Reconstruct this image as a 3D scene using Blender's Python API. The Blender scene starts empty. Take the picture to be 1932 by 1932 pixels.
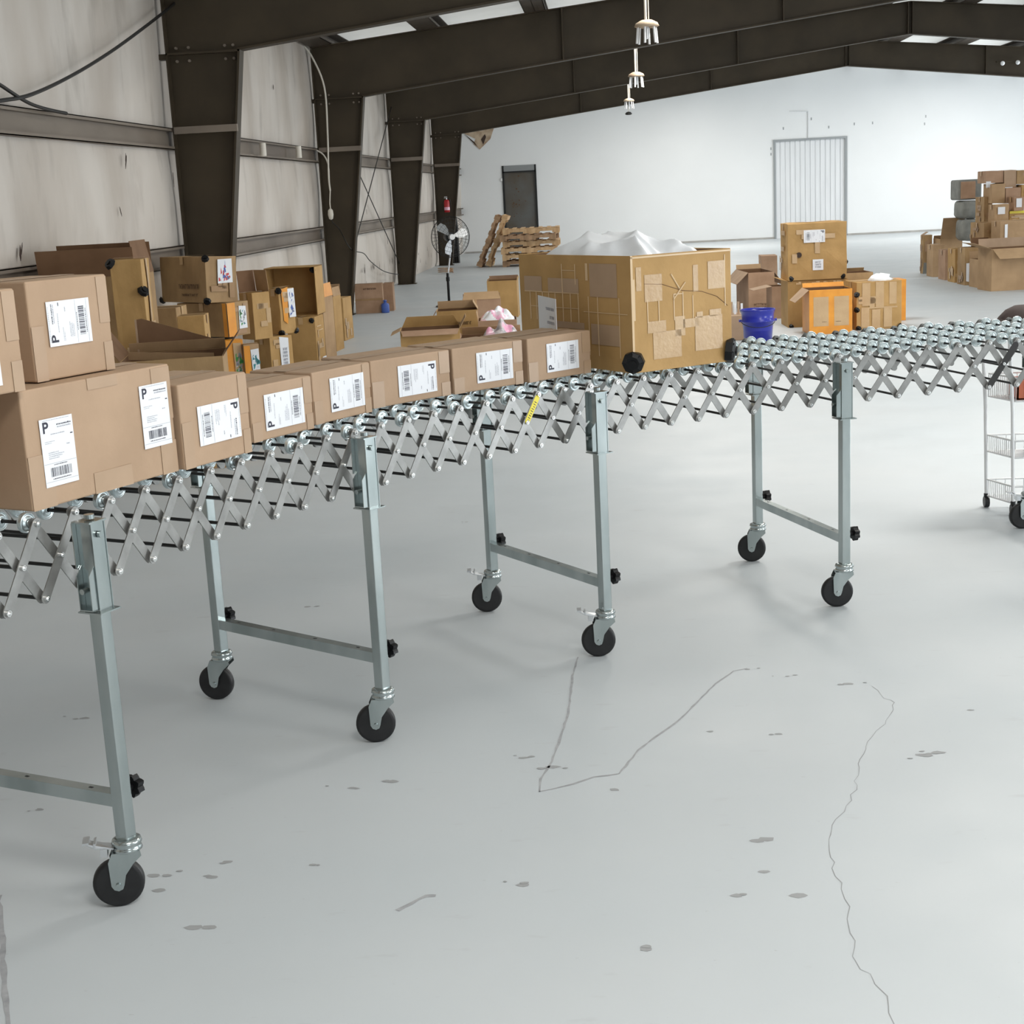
import bpy, bmesh, math, random
from mathutils import Vector, Matrix
R=math.radians; PI=math.pi
S=bpy.context.scene; COL=S.collection

CAM = {'h': 1.62, 'f': 2715.6652516461177, 'r': [0.996694, 0.064139, -0.049869], 'u': [0.034724, 0.218635, 0.975189], 'w': [-0.073451, 0.973697, -0.215685]}
NODES = [(-1.4929, 2.3559, 1.3972), (-1.4718, 2.476, 1.3622), (-1.4465, 2.5954, 1.3272), (-1.4171, 2.7138, 1.2922), (-1.3836, 2.8311, 1.2572), (-1.3459, 2.9472, 1.2222), (-1.3042, 3.0619, 1.1872), (-1.2582, 3.1755, 1.1838), (-1.2113, 3.2897, 1.1771), (-1.1632, 3.404, 1.1673), (-1.1136, 3.518, 1.1546), (-1.0625, 3.6314, 1.1392), (-1.0095, 3.7438, 1.121), (-0.9545, 3.8548, 1.1002), (-0.8973, 3.9642, 1.077), (-0.8378, 4.0716, 1.0513), (-0.7757, 4.1768, 1.0234), (-0.7109, 4.2795, 0.9933), (-0.6434, 4.3796, 0.9612), (-0.573, 4.4769, 0.9272), (-0.4996, 4.5713, 0.8917), (-0.4231, 4.6625, 0.8548), (-0.3436, 4.7505, 0.8168), (-0.2608, 4.8353, 0.7781), (-0.1749, 4.9168, 0.739), (-0.0857, 4.9949, 0.6999), (0.0066, 5.0696, 0.6611), (0.1023, 5.1411, 0.623), (0.2011, 5.2094, 0.5859), (0.3031, 5.2744, 0.5503), (0.4081, 5.3364, 0.5164), (0.5163, 5.3956, 0.4845), (0.6274, 5.4519, 0.4548), (0.7413, 5.5057, 0.4276), (0.8581, 5.5571, 0.4031), (0.9774, 5.6065, 0.3813), (1.0993, 5.654, 0.3625), (1.2235, 5.6999, 0.3467), (1.3499, 5.7447, 0.3341), (1.4783, 5.7885, 0.3247), (1.5976, 5.826, 0.3047), (1.7175, 5.8611, 0.2847), (1.8382, 5.8938, 0.2647), (1.9594, 5.9241, 0.2447), (2.0813, 5.9519, 0.2247), (2.2037, 5.9773, 0.2047), (2.3266, 6.0003, 0.1847)]
BX = {'L1': (-3.181, 17.1, 0.0, 85.0, 0.396, 0.4, 0.505), 'L2': (-3.062, 15.9, 0.0, 86.0, 0.337, 0.33, 0.606), 'L3': (-3.013, 15.05, 0.0, 86.0, 0.425, 0.3, 0.654), 'L4': (-2.945, 14.25, 0.0, 86.0, 0.33, 0.291, 0.521), 'L5': (-3.453, 14.4, 0.524, 0.0, 0.514, 0.4, 0.487), 'L6': (-3.16, 13.7, 0.41, 62.0, 0.22, 0.13, 0.435), 'L7': (-3.238, 13.5, 0.0, 50.0, 0.265, 0.251, 0.404), 'L8': (-3.31, 13.25, 0.41, 50.0, 0.202, 0.199, 0.433), 'L9': (-3.384, 12.6, 0.505, 62.0, 0.286, 0.592, 0.299), 'L10': (-3.366, 12.4, 0.0, 25.0, 0.153, 0.12, 0.492), 'L10b': (-3.21, 12.4, 0.0, 25.0, 0.135, 0.12, 0.448), 'L11': (-3.536, 12.55, 0.815, 50.0, 0.328, 0.712, 0.404), 'L12': (-3.381, 11.1, 0.0, 8.0, 0.209, 0.3, 0.812), 'L13': (-3.844, 11.75, 0.0, 0.0, 0.268, 0.3, 0.842), 'L14': (-3.073, 8.8, 0.0, 12.0, 0.636, 0.55, 0.714), 'L15': (-3.345, 9.6, 0.0, 8.0, 0.207, 0.3, 1.316), 'L16': (-4.056, 10.12, 0.0, 4.0, 0.704, 0.5, 1.19), 'M1': (-2.002, 13.6, 0.0, 6.0, 0.567, 0.42, 0.4), 'M2': (-1.884, 15.6, 0.0, 5.0, 0.445, 0.4, 0.415), 'M3': (-1.761, 17.2, 0.0, 5.0, 0.457, 0.4, 0.409), 'M4': (-1.644, 19.4, 0.0, 0.0, 0.4, 0.4, 0.492), 'M5': (-1.377, 14.9, 0.0, 4.0, 0.403, 0.42, 0.352), 'M6': (-1.492, 14.1, 0.0, 3.0, 0.602, 0.45, 0.252), 'C1': (-3.755, 21.2, 0.0, 4.0, 0.408, 0.2, 0.431), 'C2': (-3.374, 21.5, 0.0, 4.0, 0.143, 0.3, 0.41), 'R1': (1.969, 16.3, 0.541, 2.0, 0.647, 0.618, 0.629), 'R2': (1.971, 16.35, 0.0, 2.0, 0.666, 0.504, 0.515), 'R3': (2.09, 15.5, 0.0, 2.0, 0.453, 0.437, 0.468), 'R4': (2.626, 15.75, 0.0, 8.0, 0.495, 0.4, 0.51), 'R4b': (3.028, 16.6, 0.0, 4.0, 0.294, 0.3, 0.462), 'R5': (2.752, 17.4, 0.0, 4.0, 0.346, 0.45, 0.506), 'R6': (1.73, 18.4, 0.0, 5.0, 0.328, 0.876, 0.504), 'R6b': (1.922, 17.5, 0.0, 5.0, 0.159, 0.35, 0.383), 'R7': (2.366, 23.0, 0.0, 0.0, 0.247, 0.4, 0.477), 'R8': (1.204, 15.25, 0.0, 0.0, 0.226, 0.35, 0.261), 'Pa': (5.122, 24.3, 0.0, 3.0, 0.147, 0.164, 0.622), 'Pb': (5.09, 23.4, 0.0, 3.0, 0.175, 0.38, 0.503), 'Pc': (5.099, 22.6, 0.0, 3.0, 0.145, 0.38, 0.453), 'Pd': (5.104, 22.0, 0.0, 3.0, 0.141, 0.38, 0.493), 'Pe': (5.108, 21.4, 0.0, 3.0, 0.198, 0.38, 0.532), 'Pf': (5.156, 20.8, 0.0, 6.0, 0.166, 0.38, 0.393), 'Pg': (5.152, 20.1, 0.0, 8.0, 0.888, 0.48, 0.567), 'Pt1': (5.524, 23.55, 1.166, 4.0, 0.266, 0.45, 0.293), 'Pt2': (5.534, 23.5, 0.873, 4.0, 0.317, 0.45, 0.286), 'Pt3': (5.553, 23.45, 0.529, 4.0, 0.309, 0.45, 0.344), 'Q1': (5.68, 22.6, 1.415, 2.0, 0.26, 0.45, 0.179), 'Q2': (5.947, 22.6, 1.34, 2.0, 0.181, 0.45, 0.248), 'Q3': (6.133, 22.6, 1.377, 2.0, 0.346, 0.45, 0.202), 'Q4': (5.747, 22.5, 1.117, 2.0, 0.196, 0.45, 0.287), 'Q5': (5.95, 22.5, 1.107, 2.0, 0.228, 0.45, 0.225), 'Q6': (6.183, 22.5, 1.095, 2.0, 0.259, 0.45, 0.271), 'Q7': (5.686, 22.7, 0.834, 2.0, 0.127, 0.45, 0.378), 'Q8': (5.689, 22.1, 0.847, 4.0, 0.211, 0.28, 0.261), 'Q9': (5.996, 22.2, 1.0, 2.0, 0.147, 0.28, 0.2), 'Q10': (5.958, 22.3, 0.83, 4.0, 0.402, 0.28, 0.163), 'Q11': (5.542, 22.1, 0.546, 5.0, 0.229, 0.6, 0.301), 'Q12': (5.644, 21.6, 0.499, 4.0, 0.53, 0.4, 0.377)}
CB = {'big': (-1.3052, 3.0699, 0.978, 66, 0.492, 0.25, 0.272), 'B': (-1.0884, 3.5198, 0.978, 65, 0.268, 0.25, 0.216), 'C': (-1.0058, 3.8987, 0.978, 61, 0.261, 0.25, 0.156), 'D': (-0.8876, 4.1832, 0.978, 60, 0.268, 0.25, 0.156), 'E': (-0.761, 4.4767, 0.978, 49, 0.338, 0.25, 0.151), 'F': (-0.5296, 4.7339, 0.978, 44, 0.306, 0.25, 0.152), 'G': (-0.2921, 4.9542, 0.978, 46, 0.307, 0.25, 0.152), 'crate': (0.071, 5.082, 0.9785, 35, 0.449, 0.739, 0.41)}
SCUFF = [[(-0.161, 4.888), (-0.175, 4.689), (-0.18, 4.331), (-0.199, 4.106), (-0.218, 3.933), (-0.245, 3.807), (-0.244, 3.718)], [(-0.244, 3.718), (-0.154, 3.765), (-0.095, 3.814), (-0.023, 3.832), (0.036, 4.007), (0.095, 4.118), (0.164, 4.238), (0.241, 4.422), (0.303, 4.571), (0.374, 4.694), (0.421, 4.718)], [(-1.551, 3.158), (-1.464, 2.974), (-1.371, 2.765), (-1.293, 2.596), (-1.246, 2.487)], [(-0.546, 3.053), (-0.519, 3.086), (-0.486, 3.124), (-0.464, 3.123)]]
CRACK = [[(0.803, 4.506), (0.823, 4.39), (0.85, 4.354), (0.783, 4.174), (0.706, 4.029), (0.654, 3.872), (0.612, 3.689), (0.578, 3.588), (0.538, 3.508), (0.51, 3.445), (0.495, 3.325), (0.485, 3.226), (0.493, 3.119), (0.491, 3.043), (0.477, 2.923), (0.474, 2.855), (0.463, 2.801), (0.487, 2.748), (0.504, 2.667), (0.506, 2.568), (0.493, 2.449)]]
SPOT = [(0.346, 3.397), (0.32, 3.389), (-0.257, 3.17), (0.318, 3.219), (0.572, 4.635), (-0.303, 3.966), (-0.212, 3.893), (0.848, 3.919), (-1.038, 3.238), (-1.152, 3.172), (-1.19, 3.252), (-1.019, 3.321), (0.42, 4.707), (0.255, 4.142), (0.458, 4.108), (-0.036, 3.722), (-0.975, 2.986), (-1.013, 2.987), (-0.669, 3.81), (0.384, 3.097), (0.244, 3.101), (-0.777, 3.771), (-1.78, 4.392), (-1.646, 3.665), (0.731, 4.537), (1.058, 4.269), (0.889, 3.937), (-0.796, 3.295), (0.029, 2.866), (0.84, 3.92), (-1.291, 5.641), (-0.772, 7.114)]
CABLE1 = [(-4.0, 9.188, 2.331), (-4.0, 9.696, 2.392), (-4.0, 10.263, 2.468), (-4.0, 11.154, 2.67), (-4.0, 12.22, 2.96), (-4.0, 13.564, 3.37), (-4.0, 14.068, 3.536)]
CABLE2 = [(-4.0, 9.268, 2.594), (-4.0, 9.728, 2.496), (-4.0, 10.15, 2.411), (-4.0, 10.481, 2.382), (-4.0, 10.893, 2.37)]
ROD1 = [(-4.04, 27.741, 3.163), (-4.04, 23.841, 1.324)]
ROD2 = [(-4.04, 24.163, 2.063), (-4.04, 28.193, 0.373)]
CONDUIT = [(-4.184, 20.95, 3.804), (-4.063, 20.95, 3.618), (-3.929, 20.95, 3.216), (-3.932, 20.95, 2.599), (-3.963, 20.95, 2.013), (-3.957, 20.95, 1.79)]
CONDUIT2 = [(-4.119, 20.95, 2.367), (-4.017, 20.95, 2.296), (-3.959, 20.95, 2.16), (-3.961, 20.95, 1.939)]
OUTLET = [(-3.966, 20.9, 1.456)]
DROP = [(-3.953, 20.95, 1.342), (-3.868, 20.95, 1.248), (-3.719, 20.95, 0.954)]
SAG = [(-4.0, 23.683, 0.789), (-4.0, 24.367, 0.619), (-4.0, 25.742, 0.384), (-4.0, 27.477, 0.229)]
CYL = [(-4.0, 17.251, 2.297), (-4.0, 19.274, 2.318)]
HANG = [(0.487, 16.0, 3.746), (0.485, 16.0, 3.322), (0.479, 16.0, 3.098), (0.549, 24.0, 3.782), (0.545, 24.0, 3.378), (0.53, 24.0, 3.175), (0.546, 31.0, 3.742), (0.544, 31.0, 3.341), (0.518, 31.0, 3.215), (0.536, 33.0, 3.206)]
FAN = [(-2.363, 21.88, 1.033), (-2.441, 21.88, 0.0)]
EXT = [(-3.827, 35.1, 1.579), (-3.844, 35.1, 1.293)]
TEAR = [(-3.974, 41.85, 3.344), (-3.11, 41.85, 3.472), (-3.232, 41.85, 3.16), (-3.548, 41.85, 2.885), (-3.72, 41.85, 3.04), (-3.652, 41.85, 3.182)]
WALLP = [(5.138, 41.85, 3.466), (5.647, 41.85, 3.438), (5.643, 41.85, 2.697)]
MARKS = [(-4.2, 12.561, 2.082), (-4.2, 13.936, 1.911), (-4.2, 12.265, 1.637), (-4.2, 18.595, 3.075), (-4.2, 27.28, 0.87), (-4.2, 27.652, 0.508), (-4.2, 25.391, 0.523), (-4.2, 10.067, 1.414), (-4.2, 25.115, 1.44)]
LEAN = [(-2.949, 34.1, -0.003), (-2.351, 34.1, 1.211), (-2.601, 34.1, -0.02)]


# ---------------- camera, world, lights, exposure ----------------
cam=bpy.data.objects.new('camera',bpy.data.cameras.new('camera')); COL.objects.link(cam)
cr,cu,cw=Vector(CAM['r']),Vector(CAM['u']),Vector(CAM['w'])
cm=Matrix((cr,cu,-cw)).transposed().to_4x4(); cm.translation=Vector((0,0,CAM['h'])); cam.matrix_world=cm
cam.data.sensor_width=36; cam.data.sensor_fit='HORIZONTAL'; cam.data.lens=36*CAM['f']/1932
cam.data.clip_end=200; S.camera=cam
W=bpy.data.worlds.new('world'); S.world=W; W.use_nodes=True
bg=W.node_tree.nodes['Background']; bg.inputs[0].default_value=(.88,.94,1.0,1); bg.inputs[1].default_value=1.2
S.view_settings.view_transform='Standard'; S.view_settings.look='None'; S.view_settings.gamma=1
S.view_settings.use_curve_mapping=False
S.view_settings.exposure=0.30
def area(name,loc,rot,sx,sy,power,col):
    l=bpy.data.lights.new(name,'AREA'); l.shape='RECTANGLE'; l.size=sx; l.size_y=sy; l.energy=power; l.color=col
    o=bpy.data.objects.new(name,l); COL.objects.link(o); o.location=loc; o.rotation_euler=[R(a) for a in rot]; return o
DAY=(.90,.955,1.0)
# added area lights imitating daylight from unseen openings, right and behind the camera
area('added_daylight_right_near',(15.2,4.0,1.8),(0,90,0),3.4,6.0,620,DAY)
area('added_daylight_right_mid',(15.2,18.0,1.8),(0,90,0),3.4,6.0,210,DAY)
area('added_daylight_right_far',(15.2,34.5,1.8),(0,90,0),3.4,5.0,470,DAY)
area('added_daylight_rear',(9.0,-11.8,1.8),(90,0,0),6.0,3.4,260,DAY)
# fill lights added under the roof, out of view, with no fixture
for lx,ly,pw,lz in ((5.0,1.6,112,3.85),(.9,.6,92,3.85),(3.2,8.0,125,3.85),(9.5,6.0,100,3.85),(3.0,12.3,80,3.95),(9.5,12.6,60,4.0),(1.2,16.3,100,4.08),(9.5,16.3,50,4.1),(1.2,23.2,90,4.08),(9.5,23.2,50,4.1),(1.4,30.4,90,4.08),(9.5,30.4,60,4.1),(2.2,37.6,160,4.08),(9.5,37.6,150,4.1)):
    area('roof_fill_light',(lx,ly,lz),(0,0,0),1.4,1.4,pw,(1.0,.96,.895))

# ---------------- materials ----------------
def mat(name,c1,rough=.6,metal=0,c2=None,scale=6,stretch=(1,1,1),bump=0,bscale=40,spec=.5,coat=0,emit=None,detail=4,lo=.35,hi=.65,coords='Object'):
    m=bpy.data.materials.new(name); m.use_nodes=True; nt=m.node_tree; b=nt.nodes['Principled BSDF']
    b.inputs['Base Color'].default_value=(*c1,1); b.inputs['Roughness'].default_value=rough; b.inputs['Metallic'].default_value=metal
    b.inputs['Specular IOR Level'].default_value=spec; b.inputs['Coat Weight'].default_value=coat
    tc=nt.nodes.new('ShaderNodeTexCoord'); mp=nt.nodes.new('ShaderNodeMapping'); mp.inputs['Scale'].default_value=stretch
    nt.links.new(tc.outputs[coords],mp.inputs[0])
    if c2 is not None:
        n=nt.nodes.new('ShaderNodeTexNoise'); n.inputs['Scale'].default_value=scale; n.inputs['Detail'].default_value=detail
        rp=nt.nodes.new('ShaderNodeValToRGB'); rp.color_ramp.elements[0].position=lo; rp.color_ramp.elements[1].position=hi
        rp.color_ramp.elements[0].color=(*c1,1); rp.color_ramp.elements[1].color=(*c2,1)
        nt.links.new(mp.outputs[0],n.inputs['Vector']); nt.links.new(n.outputs['Fac'],rp.inputs[0]); nt.links.new(rp.outputs[0],b.inputs['Base Color'])
    if bump:
        n2=nt.nodes.new('ShaderNodeTexNoise'); n2.inputs['Scale'].default_value=bscale; n2.inputs['Detail'].default_value=3
        bp=nt.nodes.new('ShaderNodeBump'); bp.inputs['Strength'].default_value=bump; bp.inputs['Distance'].default_value=.01
        nt.links.new(mp.outputs[0],n2.inputs['Vector']); nt.links.new(n2.outputs['Fac'],bp.inputs['Height']); nt.links.new(bp.outputs[0],b.inputs['Normal'])
    if emit: b.inputs['Emission Color'].default_value=(*emit[:3],1); b.inputs['Emission Strength'].default_value=emit[3]
    return m
M={}
M['zinc']=mat('zinc_plate',(.36,.41,.41),.22,.93,(.49,.54,.54),10,(1,1,.3),spec=.5)
M['bar']=mat('aluminium_bar',(.25,.25,.242),.40,.65,(.33,.33,.32),20)
M['wheelzn']=mat('bright_zinc_wheel',(.58,.67,.69),.33,.8,(.70,.78,.80),30)
M['rivet']=mat('bright_rivet',(.85,.86,.86),.18,1)
M['rod']=mat('dark_steel_rod',(.03,.032,.033),.4,.6)
M['rubber']=mat('black_rubber',(.006,.006,.007),.45,0,(.012,.012,.013),30)
M['blackplastic']=mat('black_plastic',(.005,.005,.006),.42,spec=.3)
M['kraft']=mat('new_kraft_board',(.455,.315,.208),.75,0,(.395,.27,.175),5,(1,1,1),.06,60)
M['kraft2']=mat('tan_board',(.47,.31,.17),.75,0,(.38,.245,.13),4,(1,1,1),.1,50)
M['gold']=mat('golden_old_board',(.50,.305,.115),.7,0,(.41,.245,.085),5,(1,1,1),.15,30)
M['old']=mat('worn_board',(.42,.27,.125),.65,0,(.31,.19,.085),5,(1,1,.6),.25,25)
M['pink']=mat('rosy_board',(.44,.28,.18),.75,0,(.36,.22,.135),6,(1,1,1),.1,40)
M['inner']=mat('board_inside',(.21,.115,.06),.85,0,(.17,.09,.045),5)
M['tape']=mat('clear_tan_tape',(.43,.295,.19),.4,0,(.395,.27,.17),8)
M['tapegold']=mat('tape_on_golden_board',(.55,.375,.20),.3,0,(.50,.33,.17),8,bump=.1,bscale=60)
M['tapebrown']=mat('brown_tape',(.38,.235,.115),.3,0,(.34,.2,.095),8)
M['tapeedge']=mat('pale_tape_edge',(.66,.48,.28),.3)
M['orange']=mat('orange_tape',(.80,.33,.025),.35,0,(.70,.27,.02),8)
M['paper']=mat('white_label_paper',(.80,.82,.86),.5)
M['ink']=mat('label_ink',(.03,.03,.05),.6)
M['greyink']=mat('label_grey_ink',(.36,.37,.42),.6)
M['brownink']=mat('brown_print',(.10,.055,.03),.7)
M['steelbrown']=mat('dark_brown_paint',(.058,.043,.026),.55,0,(.044,.033,.020),2,bump=.03,bscale=8,spec=.3)
M['girt']=mat('grey_brown_primer',(.24,.20,.16),.6,0,(.15,.12,.095),1.6,(1,.4,1))
M['roof']=mat('white_roof_facing_glow',(.80,.80,.77),.7,0,(.70,.70,.67),1.5,emit=(.93,.95,.93,.22))  # faint glow added to the whole facing to brighten the hall
M['purlin']=mat('purlin_paint',(.075,.058,.042),.6,0,(.055,.042,.03),3)
M['concrete']=mat('concrete_kerb',(.42,.41,.39),.8,0,(.34,.33,.31),5)
M['doorgrey']=mat('dark_grey_door',(.105,.108,.105),.5,0,(.085,.070,.052),1.6)
M['doorframe']=mat('grey_metal_frame',(.33,.35,.36),.4,.5)
M['rollup']=mat('pale_rollup_panel',(.74,.76,.78),.5,0,(.69,.71,.73),3,(6,1,.3))
M['wood']=mat('pallet_wood',(.66,.46,.26),.75,0,(.50,.32,.17),5,(3,3,.6),.2,20)
M['wooddark']=mat('weathered_pallet_wood',(.46,.29,.17),.8,0,(.30,.19,.11),5,(3,3,.6),.2,20)
M['white']=mat('white_paint',(.82,.83,.84),.35)
M['offwhite']=mat('off_white_plastic',(.72,.68,.60),.5)
M['plastic']=mat('white_plastic_film',(.86,.89,.93),.35,0,(.90,.92,.95),3,bump=.3,bscale=9)
M['pinkfilm']=mat('pink_plastic_film',(.80,.35,.52),.3,0,(.85,.75,.82),9,bump=.4,bscale=20)
M['mixfilm']=mat('mixed_white_film',(.75,.68,.68),.3,0,(.30,.30,.34),14,bump=.5,bscale=25)
M['blue']=mat('blue_plastic',(.008,.016,.30),.28,coat=.2)
M['red']=mat('red_enamel',(.42,.012,.02),.3)
M['silver']=mat('brushed_silver',(.62,.64,.66),.3,.8)
M['cable']=mat('black_cable',(.012,.011,.010),.5)
M['greybag']=mat('grey_woven_bag',(.27,.28,.26),.7,0,(.20,.21,.20),9,bump=.3,bscale=30)
M['yellow']=mat('yellow_sticker',(.78,.66,.04),.4)
M['redbasket']=mat('orange_red_plastic',(.62,.16,.07),.4)
M['darkfabric']=mat('dark_brown_fabric',(.055,.038,.035),.85)
M['scuff']=mat('scuff_grey',(.30,.31,.33),.6,0,(.40,.41,.43),30)
M['crack']=mat('crack_grey',(.30,.31,.32),.8)
M['spot']=mat('dirt_spot',(.33,.34,.35),.7)
M['tear']=mat('torn_facing_dark',(.05,.03,.022),.8)
M['foam']=mat('yellowed_insulation',(.55,.44,.32),.9,0,(.35,.25,.17),6,bump=.5,bscale=12)
M['tealink']=mat('teal_print',(.06,.28,.32),.5); M['greenink']=mat('green_print',(.05,.30,.06),.5); M['redink']=mat('red_print',(.60,.06,.06),.5); M['blueink']=mat('blue_print',(.06,.12,.42),.5)
M['panelgrey']=mat('grey_beige_panel',(.60,.50,.36),.7)

def wallmat():
    m=mat('white_vinyl_facing_stained',(.60,.565,.52),.55); nt=m.node_tree; b=nt.nodes['Principled BSDF']
    tc=nt.nodes.new('ShaderNodeTexCoord')
    def noise(sc,st,det=5):
        mp=nt.nodes.new('ShaderNodeMapping'); mp.inputs['Scale'].default_value=st; nt.links.new(tc.outputs['Object'],mp.inputs[0])
        n=nt.nodes.new('ShaderNodeTexNoise'); n.inputs['Scale'].default_value=sc; n.inputs['Detail'].default_value=det; nt.links.new(mp.outputs[0],n.inputs['Vector']); return n
    def ramp(n,lo,hi,c0,c1):
        r=nt.nodes.new('ShaderNodeValToRGB'); r.color_ramp.elements[0].position=lo; r.color_ramp.elements[1].position=hi
        r.color_ramp.elements[0].color=(*c0,1); r.color_ramp.elements[1].color=(*c1,1); nt.links.new(n.outputs['Fac'],r.inputs[0]); return r
    a=ramp(noise(.9,(1,1.3,.5)),.40,.72,(.64,.59,.535),(.47,.41,.35))
    d=ramp(noise(2.6,(1,1.6,.5),8),.55,.72,(0,0,0),(1,1,1))
    mx=nt.nodes.new('ShaderNodeMix'); mx.data_type='RGBA'; mx.inputs[7].default_value=(.33,.29,.25,1)
    ml=nt.nodes.new('ShaderNodeMath'); ml.operation='MULTIPLY'; ml.inputs[1].default_value=.45
    nt.links.new(d.outputs[0],ml.inputs[0]); nt.links.new(ml.outputs[0],mx.inputs[0]); nt.links.new(a.outputs[0],mx.inputs[6]); nt.links.new(mx.outputs[2],b.inputs['Base Color'])
    bp=nt.nodes.new('ShaderNodeBump'); bp.inputs['Strength'].default_value=.35; bp.inputs['Distance'].default_value=.03
    nt.links.new(noise(1.5,(1,1.2,.35),2).outputs['Fac'],bp.inputs['Height']); nt.links.new(bp.outputs[0],b.inputs['Normal'])
    return m
M['vinyl']=wallmat()
M['darkwall']=mat('cladding_painted_dim',(.10,.085,.07),.7)  # colour darkened so the unseen rear wall reflects dimly in the legs
M['farwall']=mat('white_painted_wall',(.80,.82,.83),.42,0,(.77,.79,.80),.6,spec=.5,bump=.03,bscale=3)
def floormat():
    m=mat('grey_epoxy_floor',(.52,.545,.565),.3,spec=.5); nt=m.node_tree; b=nt.nodes['Principled BSDF']
    tc=nt.nodes.new('ShaderNodeTexCoord')
    def noise(sc,det=4,st=(1,1,1)):
        mp=nt.nodes.new('ShaderNodeMapping'); mp.inputs['Scale'].default_value=st; nt.links.new(tc.outputs['Object'],mp.inputs[0])
        n=nt.nodes.new('ShaderNodeTexNoise'); n.inputs['Scale'].default_value=sc; n.inputs['Detail'].default_value=det; nt.links.new(mp.outputs[0],n.inputs['Vector']); return n
    def ramp(n,lo,hi,c0,c1):
        r=nt.nodes.new('ShaderNodeValToRGB'); r.color_ramp.elements[0].position=lo; r.color_ramp.elements[1].position=hi
        r.color_ramp.elements[0].color=(*c0,1); r.color_ramp.elements[1].color=(*c1,1); nt.links.new(n.outputs['Fac'],r.inputs[0]); return r
    base=ramp(noise(.7),.3,.7,(.50,.545,.575),(.555,.59,.615))
    def over(prev,mask,col,amt):
        mx=nt.nodes.new('ShaderNodeMix'); mx.data_type='RGBA'; mx.inputs[7].default_value=(*col,1)
        ml=nt.nodes.new('ShaderNodeMath'); ml.operation='MULTIPLY'; ml.inputs[1].default_value=amt
        nt.links.new(mask,ml.inputs[0]); nt.links.new(ml.outputs[0],mx.inputs[0]); nt.links.new(prev,mx.inputs[6]); return mx.outputs[2]
    o=over(base.outputs[0],ramp(noise(38,2,(1,2.2,1)),.735,.80,(0,0,0),(1,1,1)).outputs[0],(.30,.30,.31),.35)
    o=over(o,ramp(noise(9,6,(.7,2,1)),.66,.76,(0,0,0),(1,1,1)).outputs[0],(.40,.41,.43),.3)
    nt.links.new(o,b.inputs['Base Color'])
    nt.links.new(ramp(noise(3,5),.3,.75,(.42,.42,.42),(.58,.58,.58)).outputs[0],b.inputs['Roughness'])
    return m
M['floor']=floormat()

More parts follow.
